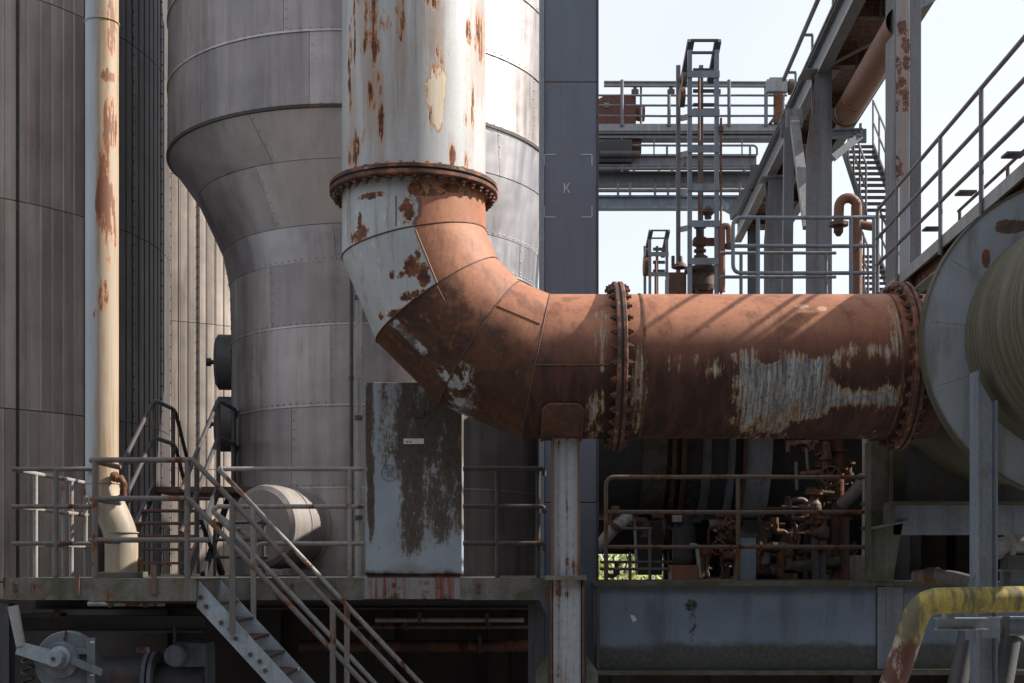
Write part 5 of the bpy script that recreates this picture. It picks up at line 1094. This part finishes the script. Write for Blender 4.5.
# columns under the gallery
def gcol(label, px0, px1, Y, ytop, flare=0.0, mat='far_steel'):
    t = thing('gallery_column', label, 'column', (pxx((px0 + px1) / 2, Y), Y, 0), 'gallery columns'); xa, xb = pxx(px0, Y), pxx(px1, Y); z1 = pyz(ytop, Y)
    part('front_flange', MB().prism([(xa, Y, 0), (xb, Y, 0), (xb, Y, z1), (xa + flare, Y, z1), (xa + flare * .7, Y, z1 - .5), (xa, Y, z1 - 1.3)], (0, .02, 0)), mat, t)
    part('web', MB().box((xa + xb) / 2 + flare / 2 - .01, (xa + xb) / 2 + flare / 2 + .01, Y + .021, Y + .34, 0, z1 - .02), mat, t); part('rear_flange', MB().box(xa + flare, xb, Y + .341, Y + .36, 0, z1), mat, t)
    part('cap_plate', MB().cbox(xa - .05, xb + .12, Y - .05, Y + .4, z1 + .001, z1 + .025, .004), mat, t)
    return t
gcol('gallery column nearest the big rusty column', 806, 832, 21.6, 71, .17)
gcol('middle gallery column half hidden in the shadow of the gallery', 764, 793, 27.0, 178, .1)
gcol('farthest gallery column, thin and dark', 748, 760, 31.5, 222, .05, 'dark_steel')
def strut(label, a, b_, wd, mat='far_steel'):
    t = thing('gallery_strut', label, 'strut', b_, 'gallery struts'); part('bar', MB().bar(a, b_, wd, wd * .6, (0, 1, 0)), mat, t); part('end_plate', MB().cbox(a.x - wd * .9, a.x + wd * .9, a.y - .02, a.y + .02, a.z - wd, a.z + wd, .004), mat, t)
strut('pale diagonal strut just left of the nearest gallery column', at(794, 118, 23.2), at(808, 228, 22.0), .16, 'far_light')
strut('dark upright strut under the gallery between two columns', at(789, 128, 24.0), at(787, 292, 24.0), .18, 'far_steel')
strut('dark knee brace below the far end of the gallery', at(762, 178, 30.0), at(733, 214, 33.0), .3, 'dark_steel')
strut('short knee brace holding the gallery stair landing', at(860, 136, 22.6), at(833, 158, 22.4), .12, 'blue_steel')
bk = thing('stair_head_bracket', 'bracket beam at the head of the far stair beside the gallery column', 'beam', at(845, 137, 22.6)); part('beam', MB().ibeam(at(830, 134, 22.6), at(862, 133, 22.6), .12, .14), 'blue_steel', bk); part('upright', MB().box(pxx(859, 22.6), pxx(861, 22.6), 22.55, 22.6, pyz(134, 22.6), pyz(124, 22.6)), 'blue_steel', bk)
# far stair: two flights seen from the front
def flight(label, x0, y0, x1, y1, wd, n_, Ya, Yb_):
    t = thing('far_stair', label, 'stair', at(x1, y1, Yb_), 'far stair flights')
    A, B = at(x0, y0, Ya), at(x1, y1, Yb_); w0 = wd * Ya / F
    for k in range(n_):
        p = A.lerp(B, k / (n_ - 1)); part('tread', MB().box(p.x, p.x + w0, p.y - .07, p.y + .07, p.z - .03, p.z), 'treads', t)
    for o in (0, w0): part('stringer', MB().bar(A + V((o, 0, -.06)), B + V((o, 0, -.06)), .03, .24), 'dark_steel', t)
    for o, hs in ((0, (.95, .5)), (w0, (.95, .5))):
        for h in hs: part('rail', MB().tube([A + V((o, 0, h)), B + V((o, 0, h))], .022, 8), 'rail', t)
        for k in range(5): p = A.lerp(B, k / 4); part('post', MB().tube([p + V((o, 0, 0)), p + V((o, 0, .95))], .02, 8), 'rail', t)
    return t
flight('upper flight of the far stair behind the rusty column', 843, 146, 866, 216, 30, 13, 27.5, 24.2)
flight('lower flight of the far stair low behind the gooseneck vent', 852, 256, 868, 300, 26, 9, 25.5, 23.6)

# ================================================================== PIPE BRIDGE
BY = 34.0
br = thing('pipe_bridge', 'grey bridge with handrails and stacked beams crossing the sky behind the hoist tower', 'bridge', at(680, 210, BY))
bx0, bx1 = pxx(540, BY), pxx(800, BY)
def bb(py0, py1, mat, nm='beam', x0=bx0, x1=bx1, Y=BY, d=.3):
    z0, z1 = pyz(py1, Y), pyz(py0, Y); tf = .05
    b = MB().box(x0, x1, Y + .08, Y + .12, z0 + tf + .001, z1 - tf - .001).box(x0, x1, Y, Y + d, z1 - tf, z1).box(x0, x1, Y, Y + d, z0, z0 + tf); return part(nm, b, mat, br)
part('deck_edge', MB().box(bx0, bx1, BY - .02, BY + .04, pyz(131, BY), pyz(124, BY)), 'far_light', br); bb(131.5, 138, 'far_steel', 'deck_beam', d=.4)
for k in range(8): part('deck_plate', MB().box(bx0 + k * .84, bx0 + k * .84 + .83, BY + .05, BY + .5, pyz(126, BY), pyz(124.5, BY)), 'deckplate', br)
bb(154, 166, 'far_steel', x1=pxx(757, BY)); bb(171, 185, 'far_steel', x1=pxx(757, BY), Y=BY + .3); bb(195, 208, 'blue_steel', x1=pxx(775, BY), Y=BY + .1)
for py in (168.5, 190.5): part('thin_pipe', MB().tube([at(560, py, BY), at(765, py, BY)], .05, 8), 'far_steel', br)
for px in (622, 654, 720, 742): part('hanger', MB().tube([at(px, 138, BY), at(px, 154, BY)], .02, 6), 'far_steel', br)
for px in (618, 630, 655, 668, 740): part('hanger', MB().tube([at(px, 183, BY), at(px, 196, BY)], .035, 6), 'far_steel', br); part('hanger', MB().tube([at(px + 4, 165, BY), at(px + 4, 172, BY)], .035, 6), 'far_steel', br)
part('knee_brace', MB().bar(at(716, 202, BY), at(752, 222, BY), .2, .16), 'blue_steel', br)
railing('three bar handrail on the far bridge below the monorail', at(690, 124, BY), [[at(545, y, BY), at(787, y, BY)] for y in (95.5, 105.5, 116)], [(at(px, 126, BY - .05), at(px, 80 if px in (622, 729) else 95, BY - .05)) for px in (560, 622, 669, 729, 766, 783)], 'far_steel', .028, 'bridge handrails', pr=.045)
railing('single low handrail under the far bridge deck', at(690, 155, BY), [fillet([at(600, 145.5, BY), at(757, 145.5, BY), at(757, 155, BY)], .2)], [(at(px, 155, BY), at(px, 145.5, BY)) for px in (667, 750)], 'far_steel', .028, 'bridge handrails')
mr = thing('monorail', 'thin monorail beam with hangers above the far bridge handrail', 'beam', at(690, 88, BY + .4)); part('beam', MB().ibeam(at(604, 84, BY + .4), at(766, 84.5, BY + .4), .12, .13, .03, .03), 'far_light', mr)
for px in (635, 671, 717): 
    part('hanger', MB().bar(at(px - 3.5, 92, BY + .4), at(px + 3.5, 92, BY + .4), .1, .12), 'dark_steel', mr); part('hanger_rod', MB().tube([at(px, 92, BY + .4), at(px, 87, BY + .4)], .05, 8), 'dark_steel', mr)
part('support', MB().tube([at(641, 84, BY + .45), at(641, 124, BY + .45)], .03, 8), 'far_steel', mr); part('support', MB().tube([at(766, 84, BY + .45), at(766, 124, BY + .45)], .05, 8), 'far_steel', mr)
bx = thing('winch_box', 'pale grey winch box on a post at the right end of the far bridge', 'box', at(777, 124, BY)); part('housing', MB().cbox(pxx(766, BY), pxx(787, BY), BY - .12, BY + .1, pyz(93, BY), pyz(80.5, BY), .03), 'far_light', bx); part('lid', MB().cbox(pxx(769, BY), pxx(785, BY), BY - .1, BY + .08, pyz(80.5, BY) + .002, pyz(78.5, BY), .02), 'far_light', bx)
part('post', MB().cbox(pxx(774, BY), pxx(782, BY), BY - .1, BY + .1, pyz(124.4, BY), pyz(93, BY) - .002, .02), 'rust_dark', bx); part('side_gear', MB().lathe([(.1, 0), (.2, .05), (.2, .15), (.08, .2), (0, .2)], at(787, 87, BY), (1, 0, 0), 14), 'mach_rust', bx); part('bracket', MB().bar(at(770, 124, BY - .05), at(776, 116, BY - .05), .08, .08), 'rust_dark', bx)
tk = thing('oxide_red_machine', 'oxide red machine housing on the far bridge behind the handrail', 'machine', at(617, 124, BY + .6)); part('housing', MB().prism([at(590, 123.9, BY + .5), at(636, 123.9, BY + .5), at(636, 95, BY + .5), at(606, 95, BY + .5), at(598, 99, BY + .5), at(590, 103, BY + .5)], (0, .8, 0)), 'red_tank', tk)
part('motor', MB().lathe([(0, 0), (.2, .0), (.22, .1), (.22, .22), (0, .24)], at(636, 113, BY + .9), (1, 0, 0), 18), 'red_tank', tk); part('sight_plate', MB().box(pxx(604, BY + .48), pxx(609, BY + .48), BY + .46, BY + .495, pyz(101, BY), pyz(96.5, BY)), 'far_light', tk)
tl = thing('underslung_gear', 'dark gear housing slung below the far bridge deck', 'machine', at(617, 166, BY)); part('housing', MB().cbox(pxx(590, BY), pxx(632, BY), BY - .1, BY + .8, pyz(163, BY), pyz(140, BY), .06), 'soot', tl); part('drum', MB().cyl(at(632, 148, BY + .4), (1, 0, 0), .28, .22, 20), 'rust_dark', tl); part('shaft', MB().tube([at(600, 154, BY - .15), at(640, 154, BY - .15)], .08, 10), 'dark_steel', tl)

# ================================================================== HOIST TOWERS
def hoist(label, x0, x1, xr, ytop, rungs, Y, rung_h, dep, mat):
    t = thing('hoist_tower', label, 'hoist', at((x0 + x1) / 2, 296, Y), 'hoist towers'); k = Y / F; w_ = 5.0 * k * (x1 - x0) / 31
    zb = 6.02 if Y < 26 else pyz(300, Y)
    zt = pyz(ytop + 9, Y)
    for px in (x0, x1): part('post', MB().cbox(pxx(px, Y) - w_ / 2, pxx(px, Y) + w_ / 2, Y, Y + w_, zb, zt, .008), mat, t)
    xr_ = pxx(xr, Y + dep * .2)
    for px in (xr, x0 + (x1 - x0) * .42): part('rear_post', MB().cbox(pxx(px, Y + dep) - w_ / 2, pxx(px, Y + dep) + w_ / 2, Y + dep, Y + dep + w_, zb, pyz(ytop + (x1 - x0) * .9, Y + dep), .008), 'far_steel', t)
    for y in rungs: part('rung', MB().cbox(pxx(x0, Y) - w_ * .6, pxx(x1, Y) + w_ * .6, Y - .02, Y - .002, pyz(y + rung_h, Y), pyz(y, Y), .004), mat, t)
    yt = ytop; a = at(x0 + 1, yt, Y + .05); b_ = at(x1 + 1, yt, Y + .05)
    part('head_bar', MB().bar(a, b_, w_ * .7, w_ * .5), 'dark_steel', t); part('head_bar', MB().bar(at(x0 + 1, yt + 14 * (x1 - x0) / 31, Y + .05), at(x1 + 1, yt + 14 * (x1 - x0) / 31, Y + .05), w_ * .6, w_ * .5), 'dark_steel', t)
    for px in (x0, x1): part('head_jib', MB().bar(at(px + 1, yt, Y + .1), at(px - 8 * (x1 - x0) / 31, yt + 48 * (x1 - x0) / 31, Y + dep), w_ * 1.5, w_ * 1.1), 'dark_steel', t)
    for y in rungs[1:-1:1]: part('side_rail', MB().bar(at(x0, y + 7, Y + .1), at(xr + 2, y + 9, Y + dep), .04, rung_h * k * .8), 'far_steel', t)
    c = (x0 + x1) / 2
    part('hoist_rope', MB().tube([at(c - 5 * (x1 - x0) / 31, ytop + 30, Y + dep * .5), at(c - 5 * (x1 - x0) / 31, 296, Y + dep * .5)], 1.4 * k, 8), 'rust_plain', t)
    part('pulley', MB().cyl(at(x0 - 12 * (x1 - x0) / 31, ytop + 65 * (x1 - x0) / 31, Y + dep * .4), (1, 0, 0), 10 * k, 5 * k, 20), 'rust_dark', t)
    part('guide_wheel', MB().cyl(at(x0 - 9 * (x1 - x0) / 31, ytop + 45 * (x1 - x0) / 31, Y + dep * .4), (1, 0, 0), 7 * k, 4 * k, 16), 'dark_steel', t)
    for j, yy in enumerate((34, 58, 74, 80)): part('cross_bar', MB().bar(at(x0 + 3, ytop + yy * (x1 - x0) / 31, Y + dep * .6), at(x1 - 2, ytop + yy * (x1 - x0) / 31, Y + dep * .6), .05, 3 * k), 'dark_steel', t)
    return t
TY = 22.0
hoist('tall lattice hoist tower rising above the duct', 690, 717, 678.5, 40.5, (71, 109.5, 146, 184, 220.5, 258), TY, 6.8, .8, 'blue_steel')
hoist('small far lattice hoist tower left of the tall one', 650, 667, 645, 230.5, (252, 272), 40.0, 4.5, .9, 'far_steel')
TK = TY / F
hv = thing('hoist_valve', 'rusty spindle valve and bell inside the foot of the tall hoist tower', 'valve', at(703, 296, TY + .4)); Yv = TY + .4
part('bell', MB().lathe([(.0, .12), (.05, .11), (.1, .05), (.11, 0), (.06, -.05), (.06, -.1), (0, -.1)], at(708, 213, Yv), (0, 0, 1), 18), 'mach_rust', hv)
part('spindle', MB().tube([at(700, 222, Yv), at(700, 262, Yv)], .07, 12), 'mach_rust', hv)
for y in (228, 240, 246, 252, 258): part('collar', MB().cyl(at(700, y, Yv), (0, 0, 1), .105, .04, 14), 'mach_rust', hv)
part('yoke', MB().cbox(pxx(693, Yv), pxx(716, Yv), Yv - .1, Yv + .1, pyz(245, Yv), pyz(239, Yv), .01), 'rust_dark', hv)
part('body', MB().lathe([(0, 0), (.19, 0), (.22, .1), (.22, .3), (.3, .34), (.3, .4), (.12, .44), (.1, .6), (0, .6)], at(702, 292, Yv), (0, 0, 1), 22), 'mach_rust', hv)
part('pedestal', MB().cbox(pxx(694, Yv), pxx(712, Yv), Yv - .15, Yv + .2, 6.02, pyz(290, Yv), .01), 'rust_dark', hv)
hb = thing('brown_gear_box', 'brown gear housing left of the foot of the tall hoist tower', 'machine', at(680, 296, TY + .5)); part('housing', MB().cbox(pxx(671, TY), pxx(689, TY), TY + .3, TY + .9, 6.02, pyz(268, TY), .02), 'rust_dark', hb); part('cap', MB().lathe([(.14, 0), (.1, .06), (.05, .1), (.04, .2), (0, .2)], at(680, 268, TY + .6), (0, 0, 1), 16), 'mach_rust', hb); part('tall_stem', MB().tube([at(673, 268, TY + .4), at(673, 256, TY + .4)], .03, 8), 'dark_steel', hb)
hk = thing('hooked_vent', 'small rusty hooked vent pipe beside the tall hoist tower', 'pipe', at(727, 292, TY)); part('tube', MB().tube(fillet([at(722, 292, TY), at(722, 226, TY), at(729, 226, TY), at(729.5, 247, TY)], .14), .055, 12), 'rust_plain', hk); part('cap', MB().cyl(at(729.5, 249, TY), (0, 0, 1), .07, .09, 12), 'rust_dark', hk)
cdt = thing('tower_conduit', 'thin brown conduit running up beside the right post of the hoist tower', 'pipe', at(721, 296, TY)); part('tube', MB().tube([at(721, 296, TY), at(721, 118, TY)], .02, 8), 'rail_brown', cdt); part('box', MB().cbox(pxx(718.5, TY), pxx(723, TY), TY - .06, TY + .04, pyz(132, TY), pyz(127, TY), .005), 'rust_dark', cdt)

# ================================================================== MACHINERY UNDER THE LEFT PLATFORM
WY = 12.75
wn = thing('crank_winch', 'grey blue brake winch with a bent pale crank lever under the platform', 'winch', at(55, 700, WY))
hub = at(62, 657, WY)
part('lever', MB().tube([at(13, 606, WY - .12), at(21, 646, WY - .12)], [.052, .045], 12), 'pale_pipe', wn)
part('lever_arm', MB().hexa([at(15, 654, WY - .14), at(58, 668, WY - .14), at(58, 668, WY - .08), at(15, 654, WY - .08), at(19, 641, WY - .14), at(60, 652, WY - .14), at(60, 652, WY - .08), at(19, 641, WY - .08)]), 'stair_blue', wn)
part('brake_disc', MB().lathe([(0, 0), (.30, 0), (.31, .02), (.31, .1), (0, .1)], hub + V((.03, .02, -.06)), (0, 1, 0), 40), 'mach_blue', wn)
part('inner_disc', MB().lathe([(0, 0), (.17, 0), (.18, .05), (0, .05)], hub + V((0, -.06, -.03)), (0, 1, 0), 32), 'mach_blue', wn)
hb_ = part('hub', MB().lathe([(0, 0), (.075, 0), (.08, .02), (.08, .14), (.11, .16), (.11, .2), (0, .2)], hub + V((0, -.24, 0)), (0, 1, 0), 24), 'stair_blue', wn)
part('hub_bolt', MB().lathe([(0, 0), (.02, 0), (.02, .02)], hub + V((0, -.26, 0)), (0, 1, 0), 6), 'bolt', hb_)
part('brake_arm', MB().hexa([at(70, 664, WY - .1), at(101, 676, WY - .1), at(101, 676, WY - .05), at(70, 664, WY - .05), at(72, 656, WY - .1), at(103, 669, WY - .1), at(103, 669, WY - .05), at(72, 656, WY - .05)]), 'mach_blue', wn)
part('bracket', MB().cbox(pxx(88, WY), pxx(96.5, WY), WY - .04, WY + .06, pyz(720, WY), pyz(638, WY), .006), 'mach_blue', wn)
part('bracket_arm', MB().cbox(pxx(74, WY), pxx(88, WY) - .001, WY - .03, WY + .03, pyz(654, WY), pyz(648, WY), .004), 'mach_blue', wn)
for py in (641, 674): part('white_mark', MB().box(pxx(90, WY - .04), pxx(94.5, WY - .04), WY - .043, WY - .0405, pyz(py + 2, WY - .04), pyz(py, WY - .04)), 'white', wn)
sprp = [at(28, 655, WY) + V((.055 * math.cos(a * .7) , .055 * math.sin(a * .7), -.012 * a)) for a in range(0, 70)]
part('spring', MB().tube(sprp, .014, 6), 'soot', wn); part('pin', MB().tube([at(64, 640, WY), at(66, 631, WY)], .012, 8), 'bolt', wn)
mo = thing('drive_shaft_unit', 'dark flanged drive housing right of the crank winch', 'machine', at(125, 700, 13.4)); MY = 13.5
part('housing', MB().lathe([(0, 0), (.24, 0), (.24, .48), (0, .48)], at(104, 680, MY), (1, 0, 0), 28), 'dark_steel', mo)
for px in (148, 154): part('flange', MB().cyl(at(px, 680, MY), (1, 0, 0), .30, .04, 28), 'mach_blue', mo)
for k in range(10): a = R(90 + 20 * k); piece('bolt', SBOLT, mo, at(148, 680, MY) + V((-.0, .26 * math.cos(a), .26 * math.sin(a))), rotz_to((-1, 0, 0)))
part('tail_shaft', MB().lathe([(0, 0), (.2, 0), (.2, .5), (0, .5)], at(158, 683, MY), (1, 0, 0), 24), 'dark_steel', mo); part('sign_plate', MB().box(pxx(137, MY - .3), pxx(150, MY - .3), MY - .31, MY - .30, pyz(653, MY - .3), pyz(647, MY - .3)), 'yellow', mo)
m2 = thing('end_motor', 'round ended dark motor below the stair landing', 'motor', at(185, 700, 13.3)); MZ = 13.2
part('casing', MB().cbox(pxx(172, MZ + .2), pxx(206, MZ + .2), MZ + .2, MZ + .7, pyz(700, MZ), pyz(643, MZ), .09), 'mach_blue', m2); part('end_bell', MB().lathe([(0, -.02), (.1, 0), (.115, .03), (.115, .2), (0, .2)], at(175, 656, MZ), (0, 1, 0), 28), 'mach_blue', m2); part('lug', MB().tube([at(175, 645, MZ + .1), at(175, 628, MZ + .1)], .016, 8), 'dark_steel', m2)
ub = thing('under_deck_beam', 'dark I beam below the left platform over the winch', 'beam', at(100, 632, 13.6)); part('beam', MB().ibeam(at(3, 624, 13.6), at(205, 624, 13.6), .2, .17), 'dark_steel', ub); part('top_cleat', MB().box(pxx(20, 13.5), pxx(60, 13.5), 13.5, 13.7, pyz(616, 13.6) + .002, pyz(613, 13.6)), 'dark_steel', ub)
for lb, pts, r, mt in (('thin pale pipe under the landing with a small red valve', [(88, 604, 12.6), (165, 604, 12.6)], .022, 'pale_pipe'), ('upper of two long thin pipes under the platform, right of the stair', [(375, 620, 13.9), (524, 620, 13.9)], .025, 'pale_pipe'),
                       ('lower of two long thin pipes under the platform, right of the stair', [(350, 627, 14.2), (535, 627, 14.2)], .022, 'rail_brown'), ('fat dark pipe low under the platform behind the stair rails', [(300, 646, 14.8), (540, 646, 14.8)], .07, 'rust_dark')):
    d = thing('service_pipe', lb, 'pipe', at(*pts[0]), 'service pipes'); part('tube', MB().tube([at(*p) for p in pts], r, 10), mt, d)
    for f in (.3, .75): q = at(*pts[0]).lerp(at(*pts[1]), f); part('clip', MB().cbox(q.x - .02, q.x + .02, q.y - r - .01, q.y + r + .01, q.z - r - .01, q.z + r + .05, .003), 'old_red', d)

# ---- tangle of small pipes in the bay
random.seed(21)
for (lb, x0, x1, ya, yb, n_, Yc) in (('tangle of small rusty pipes at the left of the bay', 606, 668, 512, 566, 9, 17.3), ('tangle of small rusty pipes left of the blue stanchion', 702, 738, 505, 574, 12, 16.9), ('tangle of thin pipes between the stanchion and the valves', 758, 806, 500, 572, 12, 16.7), ('bundle of pipes rising behind the valve manifold', 806, 868, 440, 560, 12, 16.8)):
    t = thing('pipe_tangle', lb, 'pipework', at((x0 + x1) / 2, 580, Yc), 'pipe tangles')
    for k in range(n_):
        p = [random.uniform(x0, x1), random.uniform(ya, yb), Yc + random.uniform(-.3, .4)]; pts = [at(*p)]
        for q in range(random.choice((2, 3, 3))):
            if (q + k) % 2: p[0] = min(x1, max(x0, p[0] + random.choice((-1, 1)) * random.uniform(10, 26)))
            else: p[1] = min(yb + 10, max(ya, p[1] + random.choice((-1, 1)) * random.uniform(12, 34)))
            pts.append(at(*p))
        if min((pts[i + 1] - pts[i]).length for i in range(len(pts) - 1)) < .05: continue
        rr_ = random.choice((.022, .03, .04, .055)); mt = random.choice(('mach_rust', 'mach_rust', 'rail_brown', 'rail', 'rust_dark'))
        o = part('pipe', MB().tube(fillet(pts, .07), rr_, 10), mt, t)
        d = (pts[1] - pts[0]).normalized(); part('pipe_flange', MB().cyl(pts[0], d, rr_ * 1.8, .025, 12), 'mach_rust', o)
        c = pts[0].lerp(pts[1], .6); part('coupling', MB().cyl(c, d, rr_ * 1.45, .06, 10), 'mach_rust', o)
